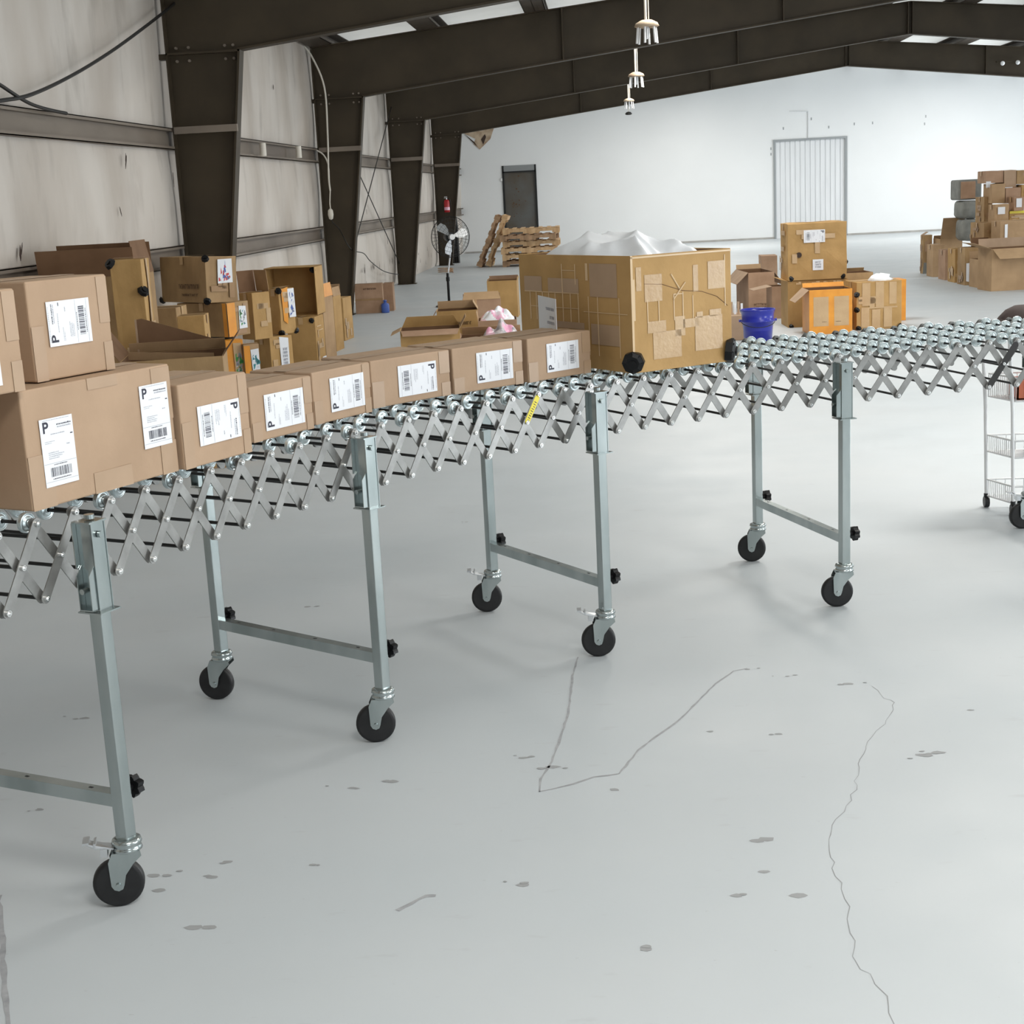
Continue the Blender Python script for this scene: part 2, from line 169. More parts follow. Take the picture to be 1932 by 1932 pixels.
# ---------------- mesh helpers ----------------
class MB:
    def __init__(s): s.v=[];s.f=[];s.m=[];s.s=[]
    def add(s,vs,fs,mi=0,sm=False,T=None):
        o=len(s.v)
        for p in vs:
            p=Vector(p); s.v.append(T@p if T is not None else p)
        for f in fs: s.f.append([i+o for i in f]); s.m.append(mi); s.s.append(sm)
        return s
    def box(s,x0,x1,y0,y1,z0,z1,mi=0,T=None):
        vs=[(x0,y0,z0),(x1,y0,z0),(x1,y1,z0),(x0,y1,z0),(x0,y0,z1),(x1,y0,z1),(x1,y1,z1),(x0,y1,z1)]
        return s.add(vs,[(0,3,2,1),(4,5,6,7),(0,1,5,4),(1,2,6,5),(2,3,7,6),(3,0,4,7)],mi,False,T)
    def cyl(s,p0,p1,r,seg=12,mi=0,r2=None,caps=True,T=None,smooth=True):
        p0,p1=Vector(p0),Vector(p1); d=p1-p0; q=d.to_track_quat('Z','Y'); r2=r if r2 is None else r2
        A=[p0+q@Vector((r*math.cos(2*PI*i/seg),r*math.sin(2*PI*i/seg),0)) for i in range(seg)]
        B=[p1+q@Vector((r2*math.cos(2*PI*i/seg),r2*math.sin(2*PI*i/seg),0)) for i in range(seg)]
        s.add(A+B,[(i,(i+1)%seg,seg+(i+1)%seg,seg+i) for i in range(seg)],mi,smooth,T)
        if caps:
            s.add(A,[list(range(seg))[::-1]],mi,False,T); s.add(B,[list(range(seg))],mi,False,T)
        return s
    def tube(s,pts,r,seg=6,mi=0,T=None):
        for a,b in zip(pts[:-1],pts[1:]): s.cyl(a,b,r,seg,mi,T=T)
        return s
    def lathe(s,prof,seg=16,axis='Z',mi=0,T=None,close=False):
        # prof: list of (r,h)
        vs=[];n=len(prof)
        for i in range(seg):
            a=2*PI*i/seg
            for r,h in prof:
                x,y=r*math.cos(a),r*math.sin(a)
                vs.append((x,y,h) if axis=='Z' else ((h,x,y) if axis=='X' else (x,h,y)))
        fs=[]
        for i in range(seg):
            j=(i+1)%seg
            for k in range(n-1):
                fs.append((i*n+k,j*n+k,j*n+k+1,i*n+k+1))
        return s.add(vs,fs,mi,True,T)
    def prism(s,poly,vec,mi=0,T=None):
        n=len(poly); vec=Vector(vec); A=[Vector(p) for p in poly]; B=[p+vec for p in A]
        return s.add(A+B,[list(range(n))[::-1],list(range(n,2*n))]+[(i,(i+1)%n,n+(i+1)%n,n+i) for i in range(n)],mi,False,T)
    def ball(s,c,r,sx=1,sy=1,sz=1,seg=12,rings=8,mi=0,jit=0,T=None):
        vs=[];fs=[]
        for a in range(rings+1):
            th=PI*a/rings
            for b in range(seg):
                ph=2*PI*b/seg; k=1+(random.uniform(-jit,jit) if jit else 0)
                vs.append((c[0]+r*sx*k*math.sin(th)*math.cos(ph),c[1]+r*sy*k*math.sin(th)*math.sin(ph),c[2]+r*sz*k*math.cos(th)))
        for a in range(rings):
            for b in range(seg): fs.append((a*seg+b,(a+1)*seg+b,(a+1)*seg+(b+1)%seg,a*seg+(b+1)%seg))
        return s.add(vs,fs,mi,True,T)
    def mesh(s,name,mats):
        me=bpy.data.meshes.new(name); me.from_pydata([tuple(v) for v in s.v],[],s.f)
        for m in (mats if isinstance(mats,(list,tuple)) else [mats]): me.materials.append(M[m] if isinstance(m,str) else m)
        for p,mi,sm in zip(me.polygons,s.m,s.s): p.material_index=mi; p.use_smooth=sm
        bm=bmesh.new(); bm.from_mesh(me); bmesh.ops.recalc_face_normals(bm,faces=bm.faces); bm.to_mesh(me); bm.free()
        return me
    def build(s,name,mats,parent=None,inv=None,bevel=0):
        o=bpy.data.objects.new(name,s.mesh(name,mats)); COL.objects.link(o)
        if parent is not None:
            o.parent=parent
            if inv is not None: o.matrix_parent_inverse=inv
        if bevel:
            b=o.modifiers.new('bevel','BEVEL'); b.width=bevel; b.segments=2; b.limit_method='ANGLE'
        return o
def tag(o,label,cat,group=None,kind=None):
    o['label']=label; o['category']=cat
    if group: o['group']=group
    if kind: o['kind']=kind
    return o
def thing(name,label,cat,loc=(0,0,0),rz=0,group=None,rx=0,ry=0):
    o=bpy.data.objects.new(name,None); COL.objects.link(o); o.location=loc; o.rotation_euler=(rx,ry,rz); o.empty_display_size=.1
    return tag(o,label,cat,group)
def struct(name,mb,mats,bevel=0,parent=None):
    o=mb.build(name,mats,parent,bevel=bevel); o['kind']='structure'; return o
def inv(loc): return Matrix.Translation(-Vector(loc))

# ---------------- building shell ----------------
XL,XR,XC=-4.22,15.5,5.65; YB,YF=-12.0,41.9
def zlow(x): x=x if x<XC else 2*XC-x; return 3.07+.116*(x+3.40)
def ztop(x): x=x if x<XC else 2*XC-x; return 3.80+.094*(x+3.85)
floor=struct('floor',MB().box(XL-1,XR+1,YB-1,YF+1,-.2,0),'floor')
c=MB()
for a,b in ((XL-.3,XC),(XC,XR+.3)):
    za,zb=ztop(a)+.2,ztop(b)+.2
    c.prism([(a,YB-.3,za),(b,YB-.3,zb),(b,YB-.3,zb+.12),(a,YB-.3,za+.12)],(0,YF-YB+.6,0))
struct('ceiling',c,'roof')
# left wall: insulation facing with shallow bulges between the girts and vertical seams
def bulge(y,z):
    s=abs(math.sin(PI*(y-9.2)/1.22)); g=0
    for a,b in ((0,1.19),(1.19,2.29),(2.29,4.1)):
        if a<=z<=b: g=math.sin(PI*(z-a)/(b-a))
    return .012+.055*(s**.3)*(max(g,0)**.4)+.012*math.sin(3.1*y+2*z)*(g>.05)
w=MB(); ny,nz=440,44; y0=-12; vs=[];fs=[]
for i in range(ny+1):
    for j in range(nz+1):
        y=y0+(YF-y0)*i/ny; z=4.05*j/nz; vs.append((XL+bulge(y,z),y,z))
for i in range(ny):
    for j in range(nz): k=i*(nz+1)+j; fs.append((k,k+1,k+nz+2,k+nz+1))
w.add(vs,fs,0,True); w.box(XL-.15,XL-.02,YB,YF,0,4.1)
lw=struct('wall_left',w,'vinyl')
# torn and punctured spots in the facing
for i,(x,y,z) in enumerate(MARKS):
    t=MB(); rnd=random.Random(i)
    for k in range(rnd.choice((1,2,3))):
        a=rnd.uniform(-.5,.5)+(.6 if k==1 else 0); L=rnd.uniform(.05,.16); wd=rnd.uniform(.006,.018)
        dy,dz=math.sin(a),math.cos(a); cy,cz=y+rnd.uniform(-.03,.03),z-.03*k
        pts=[]
        for u,vv in ((-1,0),(-.3,1),(.5,.6),(1,0),(.4,-.9),(-.5,-.7)):
            pts.append((XL+.085,cy+dy*u*L/2-dz*vv*wd,cz+dz*u*L/2+dy*vv*wd))
        t.prism(pts,(.003,0,0))
    o=t.build('tear','tear',lw)
# lower wall scuffs near the far bays
t=MB(); rnd=random.Random(5)
for k in range(26):
    y=rnd.uniform(22,34); z=rnd.uniform(.06,.5); L=rnd.uniform(.03,.14); wd=rnd.uniform(.008,.03)
    t.prism([(XL+.09,y-wd,z),(XL+.09,y+.3*wd,z+L*.6),(XL+.09,y+wd,z+L),(XL+.09,y+wd*.6,z-.3*L),(XL+.09,y-.4*wd,z-.5*L)],(.002,0,0))
o=t.build('scuffed_base','tear',lw)
# far wall with two openings filled by doors
w=MB(); dz0,dz1=0,0
D1=(-2.95,-1.98,0,2.40); D2=(4.72,6.70,0,2.70)
w.box(XL,D1[0],YF,YF+.2,0,5.2); w.box(D1[0],D1[1],YF,YF+.2,D1[3],5.2); w.box(D1[1],D2[0],YF,YF+.2,0,5.2)
w.box(D2[0],D2[1],YF,YF+.2,D2[3],5.2); w.box(D2[1],XR,YF,YF+.2,0,5.2)
fw=struct('wall_back',w,'farwall')
b=MB().box(XL+.1,D1[0]-.05,YF-.03,YF,0,.05).box(D1[1]+.05,D2[0]-.03,YF-.03,YF,0,.05).box(D2[1]+.03,XR,YF-.03,YF,0,.05)
struct('baseboard_back',b,'concrete')
# right and rear walls, unseen, with openings added to let daylight in
w=MB(); spans=[(1.0,7.0),(15,21),(30,37)]; yy=YB
for a,b_ in spans: w.box(XR,XR+.15,yy,a,0,4.1); w.box(XR,XR+.15,a,b_,3.5,4.1); yy=b_
w.box(XR,XR+.15,yy,YF+.2,0,4.1)
struct('wall_right',w,'farwall')
w=MB().box(XL,5.8,YB-.15,YB,0,5).box(5.8,12.2,YB-.15,YB,3.5,5).box(12.2,XR,YB-.15,YB,0,5)
struct('wall_front',w,'darkwall')
# doors
d=thing('door_1','','',(-2.465,YF,0)); del d['label']; del d['category']; d['kind']='structure'
iv=inv(d.location)
MB().box(-2.90,-2.03,YF+.03,YF+.07,.01,2.2).build('door_panel','doorgrey',d,iv)
MB().box(-2.95,-2.90,YF-.03,YF+.1,0,2.4).box(-2.03,-1.98,YF-.03,YF+.1,0,2.4).box(-2.95,-1.98,YF-.03,YF+.1,2.2,2.24).build('door_frame','rod',d,iv)
m_=MB(); m_.box(-2.90,-2.03,YF-.02,YF+.03,2.24,2.40)
m_.box(-2.90,-2.03,YF-.05,YF-.02,2.30,2.33).build('transom_panel','doorframe',d,iv)
st=MB(); rnd=random.Random(9)
for k in range(30):
    x=rnd.gauss(-2.62,.12); z=rnd.gauss(1.35,.35); r=rnd.uniform(.006,.03)
    if -2.88<x<-2.06 and .4<z<2.1: st.prism([(x+r*math.cos(a)*rnd.uniform(.6,1.2),YF+.027,z+r*math.sin(a)*rnd.uniform(.5,1.2)) for a in [i*PI/3 for i in range(6)]],(0,.002,0))
st.build('rust_stain','brownink',d,iv)
MB().box(-2.99,-2.95,YF-.04,YF,1.98,2.06).build('door_contact','white',d,iv)
d=thing('door_2','','',(5.71,YF,0)); del d['label']; del d['category']; d['kind']='structure'
iv=inv(d.location); p=MB(); n=14
for i in range(n):
    x=4.74+(6.68-4.74)*i/n; p.box(x,x+.118,YF+.02,YF+.035,0,2.66)
p.box(4.74,6.68,YF+.035,YF+.1,0,2.66)
p.build('corrugated_panel','rollup',d,iv)
MB().box(4.68,4.74,YF-.03,YF+.05,0,2.72).box(6.66,6.72,YF-.03,YF+.05,0,2.72).box(4.68,6.72,YF-.035,YF+.05,2.66,2.72).build('door_frame','doorframe',d,iv)
# damage and pipe traces on the back wall
t=MB(); t.prism([(x,YF-.012,z) for x,y,z in TEAR],(0,.01,0)); t.build('torn_corner','foam',fw)
t=MB(); t.prism([(-3.50,YF-.02,3.16),(-3.38,YF-.02,3.30),(-3.35,YF-.02,3.22),(-3.44,YF-.02,3.02)],(0,.008,0)); t.prism([(-3.97,YF-.02,3.34),(-3.7,YF-.02,3.05),(-3.60,YF-.02,2.95),(-3.68,YF-.02,3.09)],(0,.008,0)); t.build('torn_hole','tear',fw)
t=MB().tube([Vector(p)-Vector((0,-.03,0)) for p in WALLP],.012,6); t.build('pipe_trace','rollup',fw)
t=MB(); rnd=random.Random(3)
for x,z in ((4.6,2.45),(4.6,2.3),(6.9,3.0),(5.72,3.2),(8.85,3.1),(8.82,2.9),(7.4,3.0),(4.95,2.98),(6.2,2.95)): t.box(x,x+.03,YF-.006,YF,z,z+.07)
t.build('wall_mark','doorframe',fw)

# steel frames
FY=[-.088,6.978,14.043,21.108,28.173,35.238]
names=['nearest the camera, beside the tall open carton by the wall','second along the left wall, behind the leaning cartons','beside the two small cartons on the floor','behind the pedestal fan and carrying the fire extinguisher']
def frame(i,Y):
    lab={2:'dark brown steel portal frame, first whose tapered column shows, with grey brace bar',3:'dark brown steel portal frame whose column carries the white conduit and socket',4:'dark brown steel portal frame with column base behind the small cartons',5:'dark brown steel portal frame whose column carries the red fire extinguisher'}.get(i,'dark brown steel portal frame overhead behind the camera' if i==0 else 'dark brown steel portal frame overhead in front of the camera, above the conveyor')
    fr=thing('steel_frame',lab,'steel frame',(-4.1,Y,0),0,'portal frames along the hall'); iv=inv(fr.location)
    for sgn in (1,-1):
        X=(lambda x:x) if sgn==1 else (lambda x:2*XC-x)
        m=MB(); w2=.08
        # web
        m.prism([(X(-4.10),Y-.006,0),(X(-3.80),Y-.006,0),(X(-3.40),Y-.006,3.06),(X(-4.10),Y-.006,3.06)],(0,.012,0))
        m.prism([(X(-4.11),Y-w2,0),(X(-4.095),Y-w2,0),(X(-4.095),Y-w2,3.75),(X(-4.11),Y-w2,3.75)],(0,2*w2,0))
        m.prism([(X(-3.815),Y-w2,0),(X(-3.795),Y-w2,0),(X(-3.395),Y-w2,3.07),(X(-3.415),Y-w2,3.07)],(0,2*w2,0))
        m.box(*sorted((X(-4.11),X(-3.40))),Y-w2,Y+w2,3.055,3.075)
        m.box(*sorted((X(-4.12),X(-3.76))),Y-w2-.02,Y+w2+.02,0,.015)
        m.build('column','steelbrown',fr,iv)
        m=MB()
        z=[(-4.10,3.07,3.78),(-3.40,3.07,ztop(-3.40)),(XC,zlow(XC),ztop(XC))]
        m.prism([(X(-4.10),Y-.006,3.07),(X(-3.40),Y-.006,3.07),(X(XC),Y-.006,zlow(XC)),(X(XC),Y-.006,ztop(XC)),(X(-4.10),Y-.006,ztop(-4.10))],(0,.012,0))
        m.prism([(X(-4.11),Y-w2,ztop(-4.10)-.015),(X(XC),Y-w2,ztop(XC)-.015),(X(XC),Y-w2,ztop(XC)),(X(-4.11),Y-w2,ztop(-4.10))],(0,2*w2,0))
        m.prism([(X(-3.42),Y-w2,3.065),(X(XC),Y-w2,zlow(XC)-.008),(X(XC),Y-w2,zlow(XC)+.008),(X(-3.42),Y-w2,3.085)],(0,2*w2,0))
        for xs in (-.55,2.5,5.6):
            m.prism([(X(xs),Y-.09,zlow(xs)),(X(xs+.02),Y-.09,zlow(xs)),(X(xs+.02),Y-.09,ztop(xs)),(X(xs),Y-.09,ztop(xs))],(0,.18,0))
        m.build('rafter','steelbrown',fr,iv)
    # girt brace across the column face
    MB().box(-4.08,-3.47,Y-.145,Y-.105,2.33,2.395).build('brace_bar','girt',fr,iv)
    bl=MB()
    for zz in (3.0,3.12):
        for xx in (-4.02,-3.9,-3.55,-3.47): bl.cyl((xx,Y-.03,zz),(xx,Y-.006,zz),.014,6)
    bl.build('bolt','girt',fr,iv)
    for zz,xx in ((3.05,-4.14),(3.05,-4.17)):
        pass
    MB().box(-4.19,-4.10,Y-.06,Y+.06,3.02,3.07).build('eave_clip','steelbrown',fr,iv)
for i,Y in enumerate(FY): frame(i,Y)
# girts on the left wall, one per height
for zz,lab in ((1.19,'long grey brown C girt along the left wall at chest height, dusty ledge'),(2.29,'long grey brown C girt along the left wall above head height, casting a dark band')):
    m=MB(); xw=XL+.045
    m.box(xw,-4.105,YB+.1,YF-.05,zz+.092,zz+.1).box(xw,-4.105,YB+.1,YF-.05,zz-.1,zz-.092).box(xw+.0,xw+.008,YB+.1,YF-.05,zz-.1,zz+.1).box(-4.112,-4.105,YB+.1,YF-.05,zz+.07,zz+.1).box(-4.112,-4.105,YB+.1,YF-.05,zz-.1,zz-.07)
    o=m.build('wall_girt','girt'); tag(o,lab,'girt')
# purlins
k=0; pm=None
for i in range(13):
    x=-3.95+1.52*i*1.0
    if x>15.2: break
    z=ztop(x)
    if pm is None:
        m=MB(); L0,L1=YB,YF
        m.box(-.15,.15,L0,L1,0,.012).box(-.006,.006,L0,L1,0,.2).box(-.15,-.138,L0,L1,0,.05).box(.138,.15,L0,L1,0,.05).box(-.15,.15,L0,L1,.188,.2)
        pm=m.mesh('roof_purlin','purlin')
    o=bpy.data.objects.new('roof_purlin',pm); COL.objects.link(o); o.location=(x,0,z); 
    o.rotation_euler=(0,-math.atan(.094)*(1 if x<XC else -1),0)
    tag(o,'dark brown roof purlin running lengthwise above the portal frames','purlin','roof purlins')
# diagonal rods between the second and third visible frames
for (a,b),lab,rx_ in ((ROD1,'thin dark diagonal brace rod rising towards the fan end of the left wall',-4.02),(ROD2,'thin dark diagonal brace rod falling towards the fan end of the left wall',-4.06)):
    a,b=Vector(a),Vector(b); d=(b-a); 
    a2=a+d*((21.2-a.y)/d.y); b2=a+d*((28.1-a.y)/d.y)
    lo_,hi_=(a2,b2)
    for q in (a2,b2): q.z=max(.05,min(3.4,q.z)); q.x=rx_
    tag(MB().cyl(a2,b2,.009,8).build('brace_rod','cable'),lab,'brace rod')

# cables, conduits
def curve_pts(p,n=6):
    p=[Vector(q) for q in p]; out=[]
    for i in range(len(p)-1):
        a=p[max(i-1,0)];b=p[i];c_=p[i+1];d=p[min(i+2,len(p)-1)]
        for j in range(n):
            t=j/n; out.append(.5*((2*b)+(c_-a)*t+(2*a-5*b+4*c_-d)*t*t+(3*b-a-3*c_+d)*t**3))
    return out+[p[-1]]
tag(MB().tube(curve_pts(CABLE1),.014,8).build('hanging_cable','cable'),'thick black cable sagging from the first column down to the upper girt','cable')
tag(MB().tube(curve_pts(CABLE2),.013,8).build('hanging_cable','cable'),'short black cable dropping onto the upper girt at the left edge','cable')
t=thing('wall_conduit','thin pale conduit with socket running down the second column','conduit',CONDUIT[0]); iv=inv(t.location)
MB().tube(curve_pts(CONDUIT),.013,8).tube(curve_pts([CONDUIT[-1],(-3.975,20.95,1.62),(-3.966,20.93,1.52)]),.009,8).build('pipe','offwhite',t,iv)
MB().tube(curve_pts(CONDUIT2),.011,8).build('branch_pipe','offwhite',t,iv)
x,y,z=OUTLET[0]; MB().lathe([(0,-.075),(.03,-.06),(.042,0),(.036,.06),(.014,.085),(0,.085)],12,T=Matrix.Translation((x,y,z))).build('socket','offwhite',t,iv)
tag(MB().tube(curve_pts([OUTLET[0]]+DROP+[SAG[0]]+SAG[1:]),.008,6).build('trailing_cable','cable'),'thin black cable trailing from the socket down along the wall base','cable')
for i,(x,y,z) in enumerate(CYL):
    o=MB().cyl((x-.02,y,z-.10),(x-.02,y,z+.05),.038,12).build('insulator_tube','offwhite'); tag(o,['nearer short white tube hanging from the upper girt','farther short white tube hanging from the upper girt'][i],'tube')
# pendant fixtures
def pendant(top,bot,s,lab,n=6):
    top,bot=Vector(top),Vector(bot); x,y=bot.x,bot.y
    t=thing('pendant_fixture',lab,'pendant lamp',(x,y,bot.z),0,'pendant fixtures under the rafters'); iv=inv(t.location)
    zt=ztop(x)
    MB().cyl((x-.01,y,bot.z+.2*s),(x-.01,y,zt),.014,8).cyl((x+.022,y,bot.z+.2*s),(x+.02,y,zt),.006,6).build('cord','offwhite',t,iv)
    MB().lathe([(0,.21*s),(.05*s,.205*s),(.1*s,.18*s),(.115*s,.15*s),(.095*s,.14*s),(.03*s,.16*s),(0,.16*s)],14,T=Matrix.Translation((x,y,bot.z))).build('cap','foam',t,iv)
    for k in range(n):
        a=2*PI*k/n+.3; u=Vector((math.cos(a),math.sin(a),0))
        MB().cyl(Vector((x,y,bot.z+.15*s))+u*.085*s,Vector((x,y,bot.z))+u*.10*s,.011*s,8).build('prong','white',t,iv)
    MB().cyl((x,y,bot.z+.04*s),(x,y,bot.z+.15*s),.022*s,10).build('socket','silver',t,iv)
pendant(HANG[0],HANG[2],1.15,'largest and nearest white pronged pendant fixture, hanging by a pale cord')
pendant(HANG[3],HANG[5],1.15,'middle white pronged pendant fixture hanging below the second rafter')
pendant(HANG[6],HANG[8],1.0,'farthest white pronged pendant fixture, just above the back wall edge',5)
x,y,z=HANG[9]
t=thing('motion_sensor','small dark sensor head hanging lowest, in front of the white back wall','sensor',(x,y,z)); iv=inv(t.location)
MB().cyl((x,y,z+.03),(x,y,ztop(x)),.006,6).build('cord','offwhite',t,iv)
MB().lathe([(0,.05),(.05,.04),(.08,0),(.05,-.02),(0,-.02)],12,T=Matrix.Translation((x,y,z))).build('head','cable',t,iv)
t=thing('bell_lamp','pair of small white lamp bulbs on a bar, at the top right','lamp',(9.3,35.1,3.97)); iv=inv(t.location)
for dx in (-.17,.17): MB().ball((9.3+dx,35.05,3.97),.05).build('bulb','white',t,iv)
MB().box(9.0,9.6,35.08,35.14,4.0,4.03).build('bar','steelbrown',t,iv)

# floor marks: scuffed lines, a crack and spots, all part of the floor
def ribbon(pts,w,jit,seed):
    rnd=random.Random(seed); P=[]
    for a,b in zip(pts[:-1],pts[1:]):
        a,b=Vector(a),Vector(b); n=max(2,int((b-a).length/.03))
        for i in range(n): P.append(a.lerp(b,i/n)+Vector((rnd.uniform(-jit,jit),rnd.uniform(-jit,jit))))
    P.append(Vector(pts[-1])); m=MB(); vs=[];fs=[]
    for i,p in enumerate(P):
        d=(P[min(i+1,len(P)-1)]-P[max(i-1,0)]); d=d.normalized() if d.length>1e-6 else Vector((1,0)); nn=Vector((-d.y,d.x)); ww=w*rnd.uniform(.5,1.3)
        vs+= [(p.x+nn.x*ww,p.y+nn.y*ww,.0006),(p.x-nn.x*ww,p.y-nn.y*ww,.0006)]
    for i in range(len(P)-1): fs.append((2*i,2*i+1,2*i+3,2*i+2))
    m.add(vs,fs); return m
for i,pts in enumerate(SCUFF): ribbon(pts,.0035 if i<2 else .006,.0015,i).build('scuff_line','scuff',floor)
ribbon(CRACK[0],.0009,.006,11).build('floor_crack','crack',floor)
m=MB(); rnd=random.Random(2)
for x,y in SPOT:
    r=rnd.uniform(.007,.016)
    for k in range(rnd.choice((1,2,3))):
        cx,cy=x+k*rnd.uniform(-.04,.04),y+k*rnd.uniform(-.012,.012); rr=r*(1-.3*k); zs=.0005+.0003*k+.0001*(len(m.f)%3)
        m.add([(cx+rr*math.cos(a)*rnd.uniform(.9,1.7),cy+rr*.8*math.sin(a)*rnd.uniform(.7,1.2),zs) for a in [j*PI/4 for j in range(8)]],[list(range(8))])
m.build('dirt_spots','spot',floor)

# ---------------- conveyor ----------------
ZB,ZT,WD=.78,.954,.73
ND=[(k-7,Vector((x,y,0)),a) for k,(x,y,a) in enumerate(NODES)]
def nrm(a): return Vector((-math.sin(a),math.cos(a),0))
CV=thing('skatewheel_conveyor','long silver expandable skate wheel conveyor with scissor sides, curving across the hall','conveyor',(ND[7][1].x,ND[7][1].y,0))
CI=inv(CV.location)
def capsule(m,p,q,w,t,off,mi=0):
    # flat bar from p to q with rounded ends, thickness t along unit off
    d=(q-p).normalized(); s=off.cross(d).normalized(); pts=[]
    for c,sg in ((q,1),(p,-1)):
        for k in range(7):
            a=-PI/2+PI*k/6
            pts.append(c+d*sg*w*math.cos(a)+s*w*math.sin(a)*sg)
    m.prism([x for x in pts],off*t,mi)
def rivet(m,p,off,r=.0075,h=.006,mi=1): m.cyl(p,p+off*h,r,8,mi); m.cyl(p+off*h,p+off*(h+.003),r*.75,8,mi,r2=r*.3)
stuffbars=MB()
for i in range(len(ND)-1):
    k,p,a=ND[i]; k2,p2,a2=ND[i+1]; n1,n2=nrm(a),nrm(a2)
    for side in (0,1):
        A=p+n1*(WD if side else 0); B=p2+n2*(WD if side else 0)
        out=-(n1+n2).normalized() if side==0 else (n1+n2).normalized()
        up=MB() if side==0 else stuffbars
        # outer layer rises forwards
        capsule(up,A+Vector((0,0,ZB))+out*.006,B+Vector((0,0,ZT))+out*.006,.0125,.003,out)
        rivet(up,A+Vector((0,0,ZB))+out*.009,out); rivet(up,B+Vector((0,0,ZT))+out*.009,out)
        rivet(up,(A+B)/2+Vector((0,0,(ZB+ZT)/2))+out*.009,out,.0065)
        dn=MB() if side==0 else stuffbars
        capsule(dn,A+Vector((0,0,ZT))-out*.006,B+Vector((0,0,ZB))-out*.006,.0125,.003,out)
        if side==0:
            ob=up.build('scissor_bar',['bar','rivet'],CV,CI); dn.build('scissor_bar',['bar','rivet'],CV,CI)
            if k==15:
                s=MB(); P=A+Vector((0,0,ZB)); Q=B+Vector((0,0,ZT)); d=Q-P
                capsule(s,P+d*.52+out*.0095,P+d*.93+out*.0095,.0105,.0008,out,0)
                sd=out.cross(d.normalized()).normalized()
                for j in range(9): c_=P+d*(.54+.04*j)+out*.0104; capsule(s,c_-sd*.005,c_+sd*.004*(1 if j%3 else .3),.0012,.0004,out,1)
                o=s.build('warning_sticker',['yellow','ink'],ob); o['label']='yellow sticker with small print'
            if k==32:
                s=MB(); P=A+Vector((0,0,ZB)); Q=B+Vector((0,0,ZT)); d=Q-P
                capsule(s,P+d*.05+out*.0095,P+d*.45+out*.0095,.0128,.0012,out,0); capsule(s,P+d*.55+out*.0095,P+d*.9+out*.0095,.0134,.0015,out,0)
                o=s.build('tape_wrap',['cable'],ob); o['label']='black tape wrapped around the bar'
o=stuffbars.build('scissor_bar',['bar','rivet'],CV,CI); o['kind']='stuff'
for i,(k,p,a) in enumerate(ND):
    n=nrm(a); z=Vector((0,0,1))
    MB().cyl(p+z*ZT-n*.006,p+n*WD+z*ZT,.0042,8).build('axle','rod',CV,CI)
    if k%2: MB().cyl(p+z*ZB,p+n*WD+z*ZB,.0048,8).build('cross_rod','rod',CV,CI)
    if i<len(ND)-1 and k%2==0:
        p2=ND[i+1][1]; n2=nrm(ND[i+1][2]); zm=(ZB+ZT)/2
        MB().cyl((p+p2)/2+z*zm,(p+p2)/2+(n+n2)/2*WD+z*zm,.0048,8).build('cross_rod','rod',CV,CI)
# wheels
wm=MB(); wm.lathe([(.006,-.0095),(.0105,-.0105),(.0135,-.0095),(.0155,-.0055),(.0195,-.0045),(.0205,-.0065),(.0225,-.0068),(.0235,-.0050),(.0235,.0050),(.0225,.0068),(.0205,.0065),(.0195,.0045),(.0155,.0055),(.0135,.0095),(.0105,.0105),(.006,.0095)],20,axis='X')
wm.lathe([(.006,-.012),(.0085,-.0125),(.0085,.0125),(.006,.012)],10,axis='X')
wmesh=wm.mesh('skate_wheel','wheelzn')
allw=[]
for i,(k,p,a) in enumerate(ND):
    n=nrm(a); offs=[.022+.083*j for j in range(9)] if k%2 else [.083+.083*j for j in range(8)]
    for j,f in enumerate(offs):
        pos=p+n*f+Vector((0,0,ZT)); dist=(pos-Vector((0,0,1.62))).length
        vis=0 if (k<18 and j>=1) or (k<25 and f>.12 and 17<k) or k>34 or k<-3 else 1
        allw.append((-vis,dist,pos,n))
allw.sort(key=lambda t:(t[0],t[1])); rest=MB()
wobj=None
for q,(v_,d_,pos,n) in enumerate(allw):
    T=Matrix.Translation(pos)@n.to_track_quat('X','Z').to_matrix().to_4x4()
    if q<100:
        o=bpy.data.objects.new('skate_wheel',wmesh) if wobj is None else wobj.copy()
        COL.objects.link(o); o.parent=CV; o.matrix_parent_inverse=CI; o.matrix_basis=T; wobj=wobj or o
    else:
        for g in ([(.006,-.0095),(.0105,-.0105),(.0135,-.0095),(.0155,-.0055),(.0195,-.0045),(.0205,-.0065),(.0225,-.0068),(.0235,-.0050),(.0235,.0050),(.0225,.0068),(.0205,.0065),(.0195,.0045),(.0155,.0055),(.0135,.0095),(.0105,.0105),(.006,.0095)],): rest.lathe(g,14,axis='X',T=T)
        rest.lathe([(.006,-.012),(.0085,-.0125),(.0085,.0125),(.006,.012)],8,axis='X',T=T)
o=rest.build('skate_wheel','wheelzn',CV,CI); o['kind']='stuff'

